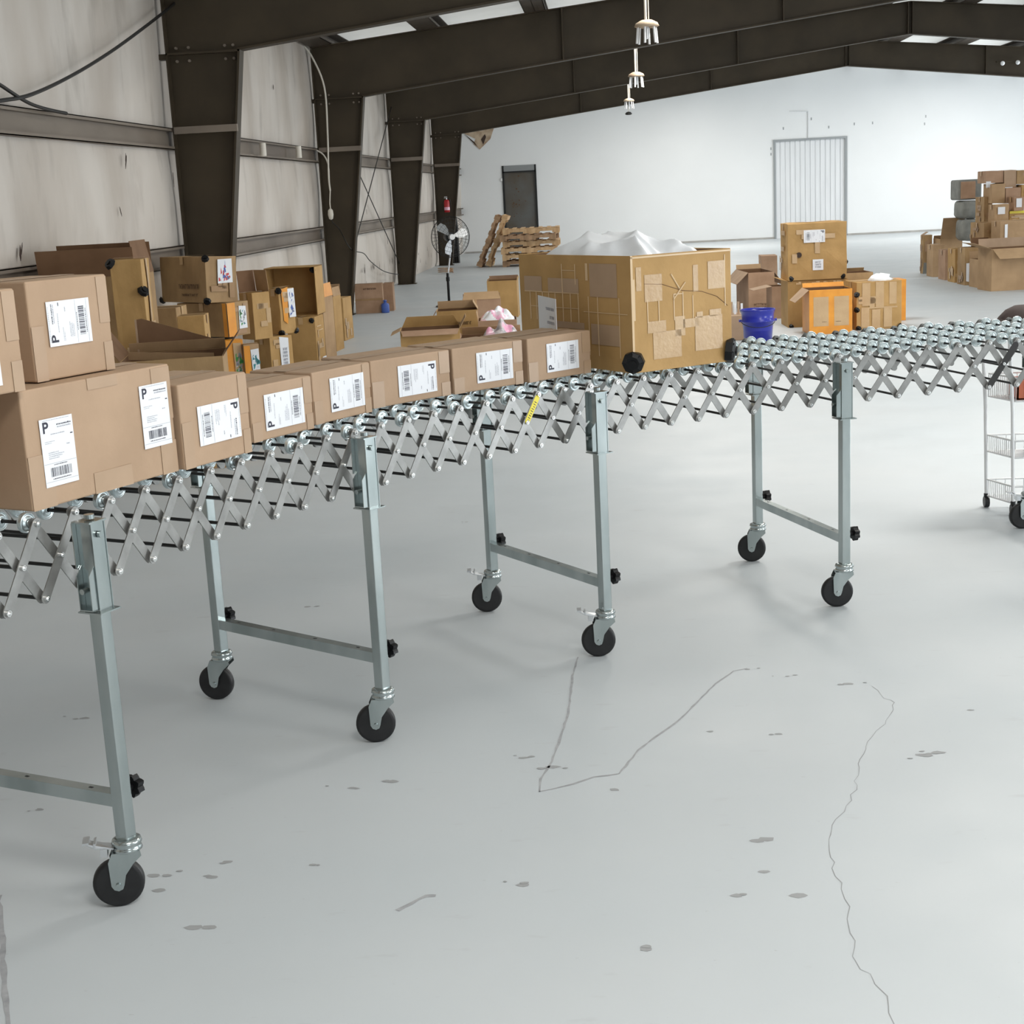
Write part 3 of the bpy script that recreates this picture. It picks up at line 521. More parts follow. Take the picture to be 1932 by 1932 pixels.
# support legs: near post, far post, cross bar, casters
def leg(near,far,tang,br_near,br_far,yaws):
    near=Vector((near[0],near[1],0)); far=Vector((far[0],far[1],0)); out=(near-far).normalized(); t=Vector((-out.y,out.x,0))
    if t.dot(tang)<0: t=-t
    z=Vector((0,0,1)); B=Matrix((out,t,z)).transposed().to_4x4()
    for base,o_,brk,yaw in ((near,1,br_near,yaws[0]),(far,-1,br_far,yaws[1])):
        T=Matrix.Translation(base)@B
        m=MB().box(-.0175,.0175,-.0175,.0175,.17,.76,T=T)
        lg=m.build('support_leg','zinc',CV,CI,bevel=.003)
        # sleeve: channel with open inner face, collar, cap and bracket
        s=MB(); s.box(-.023,.023,-.023,-.020,.735,.945,T=T); s.box(-.023,.023,.020,.023,.735,.945,T=T)
        s.box(.020*o_-.0015,.020*o_+.0015,-.023,.023,.735,.945,T=T)
        s.box(-.019,.019,-.019,.019,.75,.93,T=T)
        s.box(-.034,.034,-.034,.034,.733,.7365,T=T)
        s.box(-.026,.026,-.03,.026,.943,.947,T=T)
        s.box(-.0235,-.0205,-.036,-.0235,.84,.945,T=T)
        s.prism([T@Vector((-.019,-.0235,.845)),T@Vector((-.019,-.042,.825)),T@Vector((-.019,-.042,.742)),T@Vector((-.019,-.0235,.742))],T.to_3x3()@Vector((.002,0,0))); s.prism([T@Vector((.017,-.0235,.845)),T@Vector((.017,-.042,.825)),T@Vector((.017,-.042,.742)),T@Vector((.017,-.0235,.742))],T.to_3x3()@Vector((.002,0,0))); s.box(-.019,.019,-.042,-.0235,.742,.745,T=T)
        s.cyl(T@Vector((.0235*o_,.0,.915)),T@Vector((.031*o_,0,.915)),.008,8)
        s.cyl(T@Vector((0,-.03,.79)),T@Vector((0,-.05,.79)),.007,8)
        s.cyl(T@Vector((0,-.0,.95)),T@Vector((0,0,.96)),.012,10)
        s.box(*sorted((-.05*o_,0)),-.006,.006,.935,.941,T=T)
        s.build('sleeve','zinc',lg)
        # knob on the downstream side
        kp=MB(); c=T@Vector((0,.0175,.285)); kp.cyl(c,c+t*.016,.010,10); vs=[]
        q=t.to_track_quat('Z','Y'); n_=28
        P1=[c+t*.016+q@Vector(((.025+.0035*math.cos(7*2*PI*i/n_))*math.cos(2*PI*i/n_),(.025+.0035*math.cos(7*2*PI*i/n_))*math.sin(2*PI*i/n_),0)) for i in range(n_)]
        kp.prism(P1,t*.020); kp.cyl(c+t*.036,c+t*.041,.014,12,r2=.009)
        kp.build('knob','blackplastic',lg)
        # caster
        cy=R(yaw); f=Vector((math.cos(cy),math.sin(cy),0)); ax=Vector((-f.y,f.x,0)) # f = trailing direction, ax = wheel axle
        ctr=base+f*.028+z*.0605
        C=Matrix.Translation(base)@Matrix((f,ax,z)).transposed().to_4x4()
        fk=MB(); fk.lathe([(0,.172),(.026,.172),(.034,.168),(.036,.160),(.030,.154),(.034,.150),(.036,.143),(.030,.140),(0,.140)],18,T=Matrix.Translation(base))
        for sd in (-1,1):
            y=.0215*sd; pl=[(-.030,y,.142),(.036,y,.142),(.046,y,.120),(.044,y,.060),(.038,y,.050),(.028,y,.046),(.018,y,.050),(.014,y,.060),(.008,y,.085),(-.012,y,.112),(-.032,y,.130)]
            fk.prism(pl,Vector((0,.0025*sd,0)),T=C)
            fk.cyl(C@Vector((.028,.024*sd,.0605)),C@Vector((.028,.029*sd,.0605)),.0065,8)
        fk.box(-.028,.036,-.0215,.0215,.137,.142,T=C)
        fk.build('caster_fork','zinc',lg)
        wh=MB(); wh.lathe([(0,-.013),(.012,-.016),(.035,-.011),(.050,-.013),(.058,-.012),(.0605,-.007),(.0605,.007),(.058,.012),(.050,.013),(.035,.011),(.012,.016),(0,.013)],36,axis='Y',T=Matrix.Translation(ctr)@Matrix((f,ax,z)).transposed().to_4x4())
        wh.build('caster_wheel','rubber',lg)
        if brk:
            b=MB(); b.prism([(.03,-.016,.150),(.075,-.018,.158),(.095,-.016,.170),(.095,.016,.170),(.075,.018,.158),(.03,.016,.150)],(0,0,.003),T=C)
            b.box(.045,.062,-.02,.02,.135,.155,T=C); b.box(.085,.10,-.02,.02,.170,.176,T=C); b.box(.07,.075,-.02,.02,.160,.172,T=C)
            b.build('brake_lever','silver',lg)
    c0=far+(near-far).normalized()*.0175; c1=near-(near-far).normalized()*.0175
    m=MB(); L=(c1-c0).length; T=Matrix.Translation(c0)@B; m.box(0,L,-.0155,.0155,.252,.285,T=T)
    for sx in (.08,L*.35,L*.62,L-.08): m.box(sx,sx+.012,-.003,.003,.2848,.2856,mi=1,T=T)
    m.build('cross_bar',['zinc','rod'],CV,CI,bevel=.003)
P5=(1.88,6.591)
def tg(k): a=ND[k+7][2]; return Vector((math.cos(a),math.sin(a),0))
def pair(k,near=None,far=None):
    p,a=ND[k+7][1],ND[k+7][2]; n=nrm(a)
    nr=Vector((near[0],near[1],0)) if near else (Vector((far[0],far[1],0))-n*.78 if far else p-n*.05)
    fr=Vector((far[0],far[1],0)) if far else nr+n*.78
    return nr,fr
for k,nr,fr,bn,bf,yw in ((0,(-1.195,3.111),None,1,0,(-165,178)),(9,(-.734,4.13),(-1.345,4.546),0,0,(-172,172)),(18,(-.057,4.9),(-.504,5.5),1,1,(-176,-175)),(27,(.86,5.427),(.604,6.15),0,0,(-178,175)),(36,None,P5,1,1,(-172,-176))):
    a_,b_=pair(k,nr,fr); leg(a_,b_,tg(k),bn,bf,yw)

# ---------------- cartons ----------------
FONT=None
def glyphs(txt,size):
    cu=bpy.data.curves.new('t','FONT'); cu.body=txt; cu.size=size; cu.offset=.035
    ob=bpy.data.objects.new('t',cu); me=bpy.data.meshes.new_from_object(ob)
    vs=[tuple(v.co) for v in me.vertices]; fs=[tuple(p.vertices) for p in me.polygons]
    bpy.data.objects.remove(ob); bpy.data.meshes.remove(me); return vs,fs
PG=glyphs('P',1.35)
def paper_label(par,T,w,h,rot,seed,tint='paper'):
    """T maps (u,v,n) of the face; label w x h (as seen), rot 0/90/-90"""
    rnd=random.Random(seed); LW,LH=4.0,6.0
    if rot==0: A=Matrix.Diagonal((w/LW,h/LH,1,1))
    elif rot==90: A=Matrix.Translation((w,0,0))@Matrix.Rotation(R(90),4,'Z')@Matrix.Diagonal((h/LW,w/LH,1,1))
    else: A=Matrix.Translation((0,h,0))@Matrix.Rotation(R(-90),4,'Z')@Matrix.Diagonal((h/LW,w/LH,1,1))
    TT=T@A
    lb=MB().box(0,LW,0,LH,.0006,.0014,T=TT).build('shipping_label',tint,par); lb['label']='white shipping label with black P and barcode'
    pr=MB(); zz=.0017
    def rect(x0,x1,y0,y1,mi=0): pr.add([(x0,y0,zz),(x1,y0,zz),(x1,y1,zz),(x0,y1,zz)],[(0,1,2,3)],mi,T=TT)
    vs,fs=PG; pr.add([(.28+x*1.05,4.78+y*1.0,zz) for x,y,_ in vs],fs,0,T=TT)
    def words(x0,x1,y,hh,mi):
        x=x0
        while x<x1:
            L=rnd.uniform(.06,.16); rect(x,min(x+L,x1),y,y+hh*rnd.uniform(.7,1),mi); x+=L+rnd.uniform(.03,.06)
    words(2.0,3.75,5.3,.14,0); words(2.05,3.75,5.08,.13,1); words(.4,3.6,5.82,.06,1)
    words(1.2,2.9,4.55,.09,1); rect(3.55,3.85,4.32,4.42,0)
    words(.4,1.6,3.95,.06,1); words(.4,1.2,3.8,.06,1); words(3.0,3.4,3.45,.12,1)
    for y in (2.95,2.78,2.61,2.44): words(.7,rnd.uniform(1.8,2.6),y,.08,1)
    rect(.05,3.95,2.02,2.05,1); words(1.2,2.8,1.85,.09,0); rect(.05,3.95,.42,.45,1); words(.9,3.1,.6,.1,0)
    x=.75
    while x<3.3:
        L=rnd.choice((.03,.03,.06,.09)); rect(x,x+L,.85,1.65,0); x+=L+rnd.choice((.03,.05,.08))
    pr.build('label_print',['ink','greyink'],lb)
def faceT(f,w,d,h):
    # face coordinate systems: (u right, v up, n outward)
    if f=='f': return Matrix(((1,0,0,0),(0,0,-1,0),(0,1,0,0),(0,0,0,1)))
    if f=='b': return Matrix(((-1,0,0,w),(0,0,1,d),(0,1,0,0),(0,0,0,1)))
    if f=='r': return Matrix(((0,0,1,w),(1,0,0,0),(0,1,0,0),(0,0,0,1)))
    if f=='l': return Matrix(((0,0,-1,0),(-1,0,0,d),(0,1,0,0),(0,0,0,1)))
    if f=='t': return Matrix(((1,0,0,0),(0,1,0,0),(0,0,1,h),(0,0,0,1)))
def strips(par,name,mt,lst,dims,off=.0005,th=.0006):
    o=None
    for f,u0,u1,v0,v1 in lst: o=MB().box(u0,u1,v0,v1,off,off+th,T=faceT(f,*dims)).build(name,mt,par)
    return o
def marks(par,mt,T,w,h,rows,seed,name='printed_text'):
    rnd=random.Random(seed); m=MB()
    for r in range(rows):
        y=h*(rows-1-r)/rows; x=0
        while x<w:
            L=rnd.uniform(.04,.09)*w; hh=h/rows*.75
            a=rnd.random()
            m.box(x,x+L*.25,y,y+hh,.0008,.0012,T=T)
            if a<.6: m.box(x,x+L*.8,y+hh*.8,y+hh,.0008,.0012,T=T)
            if a>.3: m.box(x+L*.6,x+L*.85,y,y+hh*.9,.0008,.0012,T=T)
            if a>.5: m.box(x,x+L*.8,y+hh*.35,y+hh*.52,.0008,.0012,T=T)
            x+=L*1.25
    return m.build(name,mt,par)
def dented(w,d,h,dent,seed,n=5):
    bm=bmesh.new(); bmesh.ops.create_cube(bm,size=1)
    bmesh.ops.subdivide_edges(bm,edges=bm.edges,cuts=n,use_grid_fill=True)
    from mathutils import noise
    for v in bm.verts:
        p=Vector(((v.co.x+.5)*w,(v.co.y+.5)*d,(v.co.z+.5)*h)); q=p*5+Vector((seed*3.7,seed*1.3,seed*2.1))
        ex=sum(1 for t in (v.co.x,v.co.y,v.co.z) if abs(abs(t)-.5)<1e-4)
        k=dent*(1 if ex==1 else .5); off=noise.noise_vector(q)*k
        if p.z<1e-5: off.z=0; 
        if v.co.z<-.49: off.z=0
        v.co=p+off
    return bm
def root(key,name,label,group=None,box=None,cat='box',rx=0,ry=0):
    X,Y,z0,th,w,d,h=box or BX[key]
    t=thing(name,label,cat,(X,Y,z0),R(th),group,rx,ry); return t,w,d,h
def closed(key,label,mt='old',group=None,box=None,dent=.006,name='carton',seed=None,tape=True,tmat=None,rx=0,ry=0,n=5):
    t,w,d,h=root(key,name,label,group,box,rx=rx,ry=ry); X_=t.location.x; sd=seed if seed is not None else sum(map(ord,key))%97
    bm=dented(w,d,h,dent,sd,n); me=bpy.data.meshes.new('body'); bm.to_mesh(me); bm.free(); me.materials.append(M[mt])
    o=bpy.data.objects.new('body',me); COL.objects.link(o); o.parent=t
    b=o.modifiers.new('bevel','BEVEL'); b.width=.004; b.segments=2; b.limit_method='ANGLE'; b.angle_limit=R(50)
    if mt in ('gold','old') and dent>.0025:
        rnd=random.Random(sd); e=dent*.8+.001; L=[]
        for f,W_ in (('f',w),('l' if X_>0 else 'r',d)):
            for q in range(4):
                if rnd.random()<.5: u0=rnd.uniform(0,.75)*W_; v0=rnd.uniform(.0,.6)*h; L.append((f,u0,u0+min(.055,W_*.25),v0,v0+rnd.uniform(.12,.38)*h))
                else: u0=rnd.uniform(0,.4)*W_; v0=rnd.uniform(.05,.85)*h; L.append((f,u0,u0+rnd.uniform(.25,.6)*W_,v0,v0+min(.05,h*.13)))
        strips(t,'tape_patch','tapegold' if mt=='gold' else 'tapebrown',L,(w,d,h),off=e,th=.0003)
    if tape:
        tm=tmat or ('tape' if mt=='kraft' else 'tapegold')
        e=dent*.75+.0008
        strips(t,'tape',tm,[('t',0,w,d/2-.024,d/2+.024),('r',d/2-.024,d/2+.024,h-.07,h),('l',d/2-.024,d/2+.024,h-.07,h)],(w,d,h),off=e)
    return t,w,d,h
def flap(par,edge,L,depth,ang,w,d,h,mt,trap=.0,th=.004):
    """hinged flap; edge f/b/l/r at the top; ang: 0 closed inwards, 90 upright, 180 folded out flat, 270 hanging"""
    a=R(ang)
    if edge=='f': O=Vector((w/2-L/2,0,h)); U=Vector((1,0,0)); I=Vector((0,1,0))
    if edge=='b': O=Vector((w/2-L/2,d,h)); U=Vector((1,0,0)); I=Vector((0,-1,0))
    if edge=='l': O=Vector((0,d/2-L/2,h)); U=Vector((0,1,0)); I=Vector((1,0,0))
    if edge=='r': O=Vector((w,d/2-L/2,h)); U=Vector((0,1,0)); I=Vector((-1,0,0))
    D=I*math.cos(a)+Vector((0,0,1))*math.sin(a); N=U.cross(D).normalized()
    P=[O,O+U*L,O+U*(L-trap)+D*depth,O+U*trap+D*depth]
    m=MB().prism(P,N*th,0)
    return m.build('flap',mt,par)
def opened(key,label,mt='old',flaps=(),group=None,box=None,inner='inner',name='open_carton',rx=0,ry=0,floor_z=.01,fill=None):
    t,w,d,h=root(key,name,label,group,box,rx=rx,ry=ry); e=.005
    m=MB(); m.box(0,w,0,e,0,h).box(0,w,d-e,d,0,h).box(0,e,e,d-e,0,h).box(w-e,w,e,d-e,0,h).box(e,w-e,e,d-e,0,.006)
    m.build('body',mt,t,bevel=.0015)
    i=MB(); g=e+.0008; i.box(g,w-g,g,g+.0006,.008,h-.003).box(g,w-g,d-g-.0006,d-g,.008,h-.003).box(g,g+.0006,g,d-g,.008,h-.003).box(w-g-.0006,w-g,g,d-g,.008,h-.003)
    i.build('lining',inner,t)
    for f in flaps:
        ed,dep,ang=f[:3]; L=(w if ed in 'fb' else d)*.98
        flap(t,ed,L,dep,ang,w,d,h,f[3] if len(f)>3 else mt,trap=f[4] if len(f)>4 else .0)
    return t,w,d,h
def corner_caps(t,w,d,h,which,r=.035,mt='blackplastic'):
    for (x,y,z) in which:
        p=Vector((x*w,y*d,z*h)); dr=Vector((1 if x>.5 else -1,1 if y>.5 else -1,1 if z>.5 else -1)).normalized()
        m=MB(); m.cyl(p-dr*.012,p+dr*.012,r,8,r2=r*.8,smooth=False); m.cyl(p+dr*.012,p+dr*.02,r*.4,8,smooth=False)
        m.build('corner_protector',mt,t)
def sheet(par,name,mt,f,u0,u1,v0,v1,dims,off=.0015,th=.0006,jit=0,seed=0):
    rnd=random.Random(seed); T=faceT(f,*dims); P=[(u0,v0),(u1,v0),(u1,v1),(u0,v1)]
    P=[(a+rnd.uniform(-jit,jit),b+rnd.uniform(-jit,jit),off) for a,b in P]
    return MB().prism([T@Vector(p) for p in P],(T.to_3x3()@Vector((0,0,1)))*th).build(name,mt,par)

# cartons on the conveyor
LABG='new kraft shipping cartons on the conveyor'
def shipper(key,label,labs,box=None,seed=0,extra=()):
    t,w,d,h=closed(key,label,'kraft',LABG,box or CB[key],dent=.0008,name='shipping_carton',seed=seed+3,tape=False,n=4)
    e=.001
    strips(t,'tape','tape',[('t',0,w,d/2-.024,d/2+.024),('r',d/2-.024,d/2+.024,h*.55,h),('l',d/2-.024,d/2+.024,h*.55,h),('f',0.002,w*.15,0,h*(.35+.1*(seed%3))),('f',w*.86,w-.002,h*.5,h*.98),('f',w*.88,w-.002,0.0,h*.3)]+[x for x in extra],(w,d,h),off=e)
    for i,(u0,u1,v0,v1,rot) in enumerate(labs):
        T=faceT('f',w,d,h)@Matrix.Translation((u0,v0,.0018)); paper_label(t,T,u1-u0,v1-v0,rot,seed*10+i)
    return t,w,d,h
w=CB['big'][4]
shipper('big','large kraft shipping carton with two upright white labels, lowest at left end of the row',[(.045,.146,.045,.20,0),(.375,.475,.075,.23,0)],seed=1,extra=[('f',w*.42,w*.62,.245,.272),('f',w*.40,w*.66,0,.05)])
w=CB['B'][4]; shipper('B','tall kraft shipping carton right of the two-label carton, label barcode on its left',[(.062,.062+.165,.05,.152,-90)],seed=2)
w=CB['C'][4]; shipper('C','kraft shipping carton third in the bottom row from the left, lower than its left neighbour',[(.055,.055+.165,.025,.127,90)],seed=3)
shipper('D','kraft shipping carton fourth in the bottom row, beside the one with reversed label',[(.075,.075+.158,.027,.129,90)],seed=4)
shipper('E','kraft shipping carton fifth in the bottom row, P mark at its top right',[(.11,.11+.165,.022,.122,-90)],seed=5)
shipper('F','kraft shipping carton sixth in the row, between dark vertical gaps',[(.10,.10+.158,.025,.127,90)],seed=6)
shipper('G','kraft shipping carton seventh in the row, directly in front of the huge golden carton',[(.088,.088+.156,.025,.125,90)],seed=7)
zt=.978+CB['big'][6]+.003
shipper('U','kraft shipping carton stacked on the two-label carton, large sideways label',[(.052,.052+.135,.075,.178,90)],box=(-1.313,3.195,zt,65.6,.255,.25,.228),seed=8)
a=R(66); u=(math.cos(a),math.sin(a))
shipper('UL','kraft shipping carton cut by the left edge, upper of the stack',[(.06,.205,.02,.125,90)],box=(-1.285-.27*u[0],3.063-.27*u[1],zt,66,.27,.25,.222),seed=9)
a=R(68); u=(math.cos(a),math.sin(a))
shipper('LL','kraft shipping carton cut by the left edge, lower one, only a sliver shows',[],box=(-1.335-.45*u[0],2.945-.45*u[1],.978,68,.45,.25,.27),seed=10)
# huge golden carton with patchwork tape and film on top
t,w,d,h=opened('crate','huge golden carton with patchwork tape and black corner protectors, standing on the conveyor','gold',(),None,CB['crate'],inner='inner',name='bulk_carton')
D=(w,d,h)
strips(t,'tape_patch','tapegold',[(f,u0*w,u1*w,v0*h,v1*h) for f,u0,u1,v0,v1 in (('f',.13,.30,.60,.83),('f',.76,.93,.66,.90),('f',.15,.33,.33,.43),('f',.20,.48,.10,.335),('f',.42,.52,.28,.45),('f',.50,.66,.345,.42),('f',.62,.90,.13,.43),('f',.64,.70,.42,.47),('f',.77,.89,.42,.48),('f',.61,.66,.65,.88),('f',.05,.10,.70,.90))],D,off=.0012)
strips(t,'tape_edge','tapeedge',[(f,u0*w,u1*w,v0*h,v1*h) for f,u0,u1,v0,v1 in (('f',.0,.02,.10,1.),('f',.02,.035,.45,.8),('f',.41,.418,.42,.64),('f',.50,.508,.42,.66),('f',.41,.51,.64,.648),('f',.60,.607,.42,.62),('f',.15,.158,.42,.62),('f',.26,.268,.42,.60),('f',.93,.938,.5,.95),('f',.0,1.,.975,.99))],D,off=.0014)
m=MB(); TF=faceT('f',*D)
for (a,b,c_,e) in ((.41,.60,.53,.74),(.39,.82,.47,.69)):
    p=TF@Vector((a*w,b*h,.001)); q=TF@Vector((c_*w,e*h,.0015)); 
    if abs(e-b)>.1: m.cyl(p,q,.003,6)
m.build('loose_tape','tapeedge',t)
m=MB(); pts=[TF@Vector((x*w,y*h,.001)) for x,y in ((.13,.755),(.30,.74),(.50,.67),(.70,.645),(.85,.59),(.96,.50))]; m.tube(pts,.0012,5); m.build('crease','inner',t)
# left face u runs from back (0) to near edge (d)
strips(t,'tape_patch','tape',[('l',u0*d,u1*d,v0*h,v1*h) for u0,u1,v0,v1 in ((.05,.22,.66,.80),(.28,.56,.66,.79),(.66,.89,.64,.93),(.66,.90,.22,.40),(.33,.60,.34,.40))],D,off=.0012)
strips(t,'tape_edge','tapeedge',[('l',u0*d,u1*d,v0*h,v1*h) for u0,u1,v0,v1 in [(.05,.56,.655,.662),(.10,.56,.52,.526),(.60,.97,.50,.506),(.625,.645,.78,.93)]+[(x,x+.007,.40,.66) for x in (.10,.16,.22,.28,.34,.41,.48,.55)]+[(x,x+.006,.12,.64) for x in (.64,.72,.90)]+[(.41,.417,.66,.92),(.53,.537,.74,.92),(.41,.53,.86,.866)]],D,off=.0014)
for i,(x,y,zz,rr) in enumerate(((0,0,.02,.040),(1,0,.02,.046),(0,1,.02,.042))):
    p=Vector((x*w,y*d,zz*h)); dr=Vector((-1 if x<.5 else 1,-1 if y<.5 else 1,-.15)).normalized()
    m=MB(); m.cyl(p-dr*.022,p+dr*.004,rr,8,smooth=False); m.cyl(p+dr*.004,p+dr*.012,rr*.95,8,r2=rr*.6,smooth=False); m.cyl(p+dr*.012,p+dr*.019,rr*.3,8,smooth=False)
    for j in range(8):
        q=dr.to_track_quat('Z','Y'); a=j*PI/4; v=q@Vector((math.cos(a),math.sin(a),0)); m.cyl(p+dr*.008+v*rr*.3,p+dr*.006+v*rr*.9,.003,5)
    o=m.build('corner_protector','blackplastic',t); o.location=(0,0,.03)
TC=t; CW,CD,CH=w,d,h
# film bundle lying in the carton
fx=thing('film_bundle','heap of crumpled white plastic film bulging out of the huge golden carton','plastic film',t.location.copy(),R(CB['crate'][3]))
from mathutils import noise as NZ
m=MB(); nx,ny=56,44; vs=[];fs=[]
for i in range(nx+1):
    for j in range(ny+1):
        u,v=i/nx,j/ny; x=.008+u*(w-.016); y=.008+v*(d-.016)
        prof=(math.sin(PI*min(max(u,0),1))**.6)*(math.sin(PI*v)**.6)
        q=Vector((x*4.2,y*4.2,1.7)); rid=abs(NZ.noise(q))*.16+abs(NZ.noise(q*2.1+Vector((3,1,0))))*.05+NZ.noise(q*4.5)*.008
        z=h-.05+prof*(.165+.03*math.sin(5*u+2))-rid*(prof**.7)*.9
        vs.append((x,y,z))
for i in range(nx):
    for j in range(ny): k=i*(ny+1)+j; fs.append((k,k+ny+1,k+ny+2,k+1))
m.add(vs,fs,0,True)
m.add([(.008,.008,h-.3),(w-.008,.008,h-.3),(w-.008,d-.008,h-.3),(.008,d-.008,h-.3),(.008,.008,h-.05),(w-.008,.008,h-.05),(w-.008,d-.008,h-.05),(.008,d-.008,h-.05)],[(0,3,2,1),(0,1,5,4),(1,2,6,5),(2,3,7,6),(3,0,4,7)],0)
m.build('film','plastic',fx)
# paper sheet leaning between the golden carton and the seventh carton
t=thing('paper_sheet','white printed paper sheet standing behind the seventh carton, against the golden carton','paper',(-.235,5.36,.979),R(107),None,rx=R(0))
m=MB().box(-.13,.13,0,.0015,.0,.262); m.build('sheet','paper',t)
TT=Matrix.Translation((-.13,0.0015,0))@Matrix(((1,0,0,0),(0,0,1,0),(0,1,0,0),(0,0,0,1)))
for yy,(x0,x1) in ((.215,(.03,.14)),(.185,(.03,.09)),(.165,(.03,.13)),(.12,(.05,.1))): marks(t,'greyink',TT@Matrix.Translation((x0,yy,0)),x1-x0,.014,1,int(yy*1000))

# ---------------- cartons piled along the left wall ----------------
GL='used cartons piled along the left wall'
def colored(t,D,f,u0,u1,v0,v1,mt,name='sticker',off=.008,**k): return sheet(t,name,mt,f,u0*(D[1] if f in 'lr' else D[0]),u1*(D[1] if f in 'lr' else D[0]),v0*D[2],v1*D[2],D,off=off,**k)
def picture(t,D,f,u0,u1,v0,v1,cols,off=.009,seed=1,base='paper'):
    o=colored(t,D,f,u0,u1,v0,v1,base,off=off,jit=.008,seed=seed)
    rnd=random.Random(seed); W_=(D[1] if f in 'lr' else D[0]); T=faceT(f,*D); m=MB()
    for i in range(22):
        u=rnd.uniform(u0+.05*(u1-u0),u1-.3*(u1-u0))*W_; v=rnd.uniform(v0+.03*(v1-v0),v1-.25*(v1-v0))*D[2]; a=rnd.uniform(.02,.05); b_=rnd.uniform(.02,.06)
        m.prism([T@Vector((u+a*rnd.uniform(-.1,1.1)*x,v+b_*y,off+.0008)) for x,y in ((0,0),(1,.2),(.9,1),(.1,.8))],(T.to_3x3()@Vector((0,0,1)))*.0005,rnd.randrange(len(cols)))
    m.build('sticker_print',cols,o)
opened('L16','big dark open carton with raised flaps, highest at the left, in front of the wall','old',[('f',.20,100,'inner'),('b',.22,85,'inner'),('r',.24,80,'inner',.02)],GL,inner='inner')
t,w,d,h=closed('L15','tall narrow taped carton with black corner protectors at its top, left pile','gold',GL,dent=.012)
D=(w,d,h)
strips(t,'tape_patch','tapegold',[('f',.08,.2,.35,.48),('f',.06,.15,.12,.24),('f',.03,.22,.55,.60)],D,off=.011)
strips(t,'shiny_tape','tapeedge',[('f',.02,.12,.70,.712),('f',.10,.2,.745,.757),('f',.06,.09,.66,.73)],D,off=.0125)
corner_caps(t,w,d,h,[(0,0,.985),(1,.0,.84)],.042)
t,w,d,h=closed('L13','worn carton edge between the tall carton and the small dotted carton','old',GL)
t,w,d,h=closed('L12','small square carton with two white dots, in the middle of the left pile','gold',GL,dent=.008)
D=(w,d,h); m=MB()
for x in (.10,.142): m.cyl(faceT('f',*D)@Vector((x,.13,.006)),faceT('f',*D)@Vector((x,.13,.012)),.014,12)
m.build('white_dot','white',t)
t,w,d,h=opened('L14','wide open carton nearest the conveyor in the left pile, flaps sprawling','old',[('l',.24,125,'inner',.0),('r',.16,128,'inner',.06),('b',.07,75,'kraft2',.0)],GL)
for pts,mt in ((((.1*w,d,h),(.11*w,d,h+.22),(.16*w,d,h+.225),(w*.95,d,h+.05),(w*.95,d,h)),'inner'),(((.02,d*.6,h-.02),(.02,d*.6,h+.03),(w*.9,d*.35,h+.005),(w*.9,d*.35,h-.04)),'kraft2')):
    MB().prism([Vector(p) for p in pts],(0,-.005,0)).build('flap',mt,t)
MB().prism([(.09*w,d-.008,h),(.09*w,d-.008,h+.22),(.11*w,d-.008,h+.222),(.11*w,d-.008,h)],(0,-.003,0)).build('flap_edge','kraft',t)
t,w,d,h=closed('L9','carton with orange tape edge and green printed sticker, left pile','old',GL,dent=.006)
D=(w,d,h); colored(t,D,'f',.0,.36,.0,.99,'orange','orange_tape'); colored(t,D,'l',.93,1.,.0,.99,'orange','orange_tape')
picture(t,D,'f',.50,.86,.22,.86,['greenink','greyink','paper','tealink'],seed=4)
t,w,d,h=closed('L10','orange taped carton with a green figure sticker, just above the conveyor cartons','orange',GL,dent=.006,tape=False); D=(w,d,h)
picture(t,D,'f',.45,.85,.3,.95,['greenink','greyink','paper'],seed=7,base='tapegold')
t,w,d,h=closed('L10b','narrow orange and tan carton with teal and red sticker, right of the orange one','kraft2',GL,dent=.006); D=(w,d,h)
colored(t,D,'f',0,.4,.0,.98,'orange','orange_tape'); picture(t,D,'f',.48,.92,.3,.9,['redink','tealink','paper','tealink'],seed=5)
t,w,d,h=closed('L11','big tilted carton on top of the left pile, dark printed words and red blue sticker','old',GL,dent=.012,ry=R(3)); D=(w,d,h)
marks(t,'brownink',faceT('l',*D)@Matrix.Translation((d*.42,h*.30,.010)),d*.44,.055,1,31)
marks(t,'brownink',faceT('l',*D)@Matrix.Translation((d*.48,h*.14,.010)),d*.34,.03,1,32)
picture(t,D,'f',.35,.85,.42,.95,['redink','blueink','redink','paper'],seed=9,off=.011)
corner_caps(t,w,d,h,[(0,0,.96),(0,0,.03),(0,1,.03)],.036)
t,w,d,h=closed('L8','tall plain carton standing on the white-striped one in the left pile','gold',GL,dent=.008)
flap(t,'r',d*.95,.2,85,w,d,h,'kraft2'); flap(t,'b',w*.95,.2,95,w,d,h,'inner')
t,w,d,h=closed('L7','bottom carton with a long crumpled white label, left pile','gold',GL,dent=.008); D=(w,d,h)
colored(t,D,'f',.45,.80,.12,.97,'paper','white_label',jit=.012,seed=3); marks(t,'greyink',faceT('f',*D)@Matrix.Translation((w*.52,.1,.0105)),w*.2,.2,6,4)
t,w,d,h=closed('L6','rounded carton with orange tape and black corner protectors, in front of the open box','gold',GL,dent=.014); D=(w,d,h)
colored(t,D,'f',.08,.5,.25,1.,'orange','orange_tape',off=.011,jit=.02,seed=2); colored(t,D,'t',.0,.6,.1,2,'orange','orange_tape') if False else None
picture(t,D,'f',.55,.95,.35,.98,['paper','blueink','paper'],seed=11,off=.012)
corner_caps(t,w,d,h,[(0,0,.96),(0,0,.02),(1,0,.03)],.034)
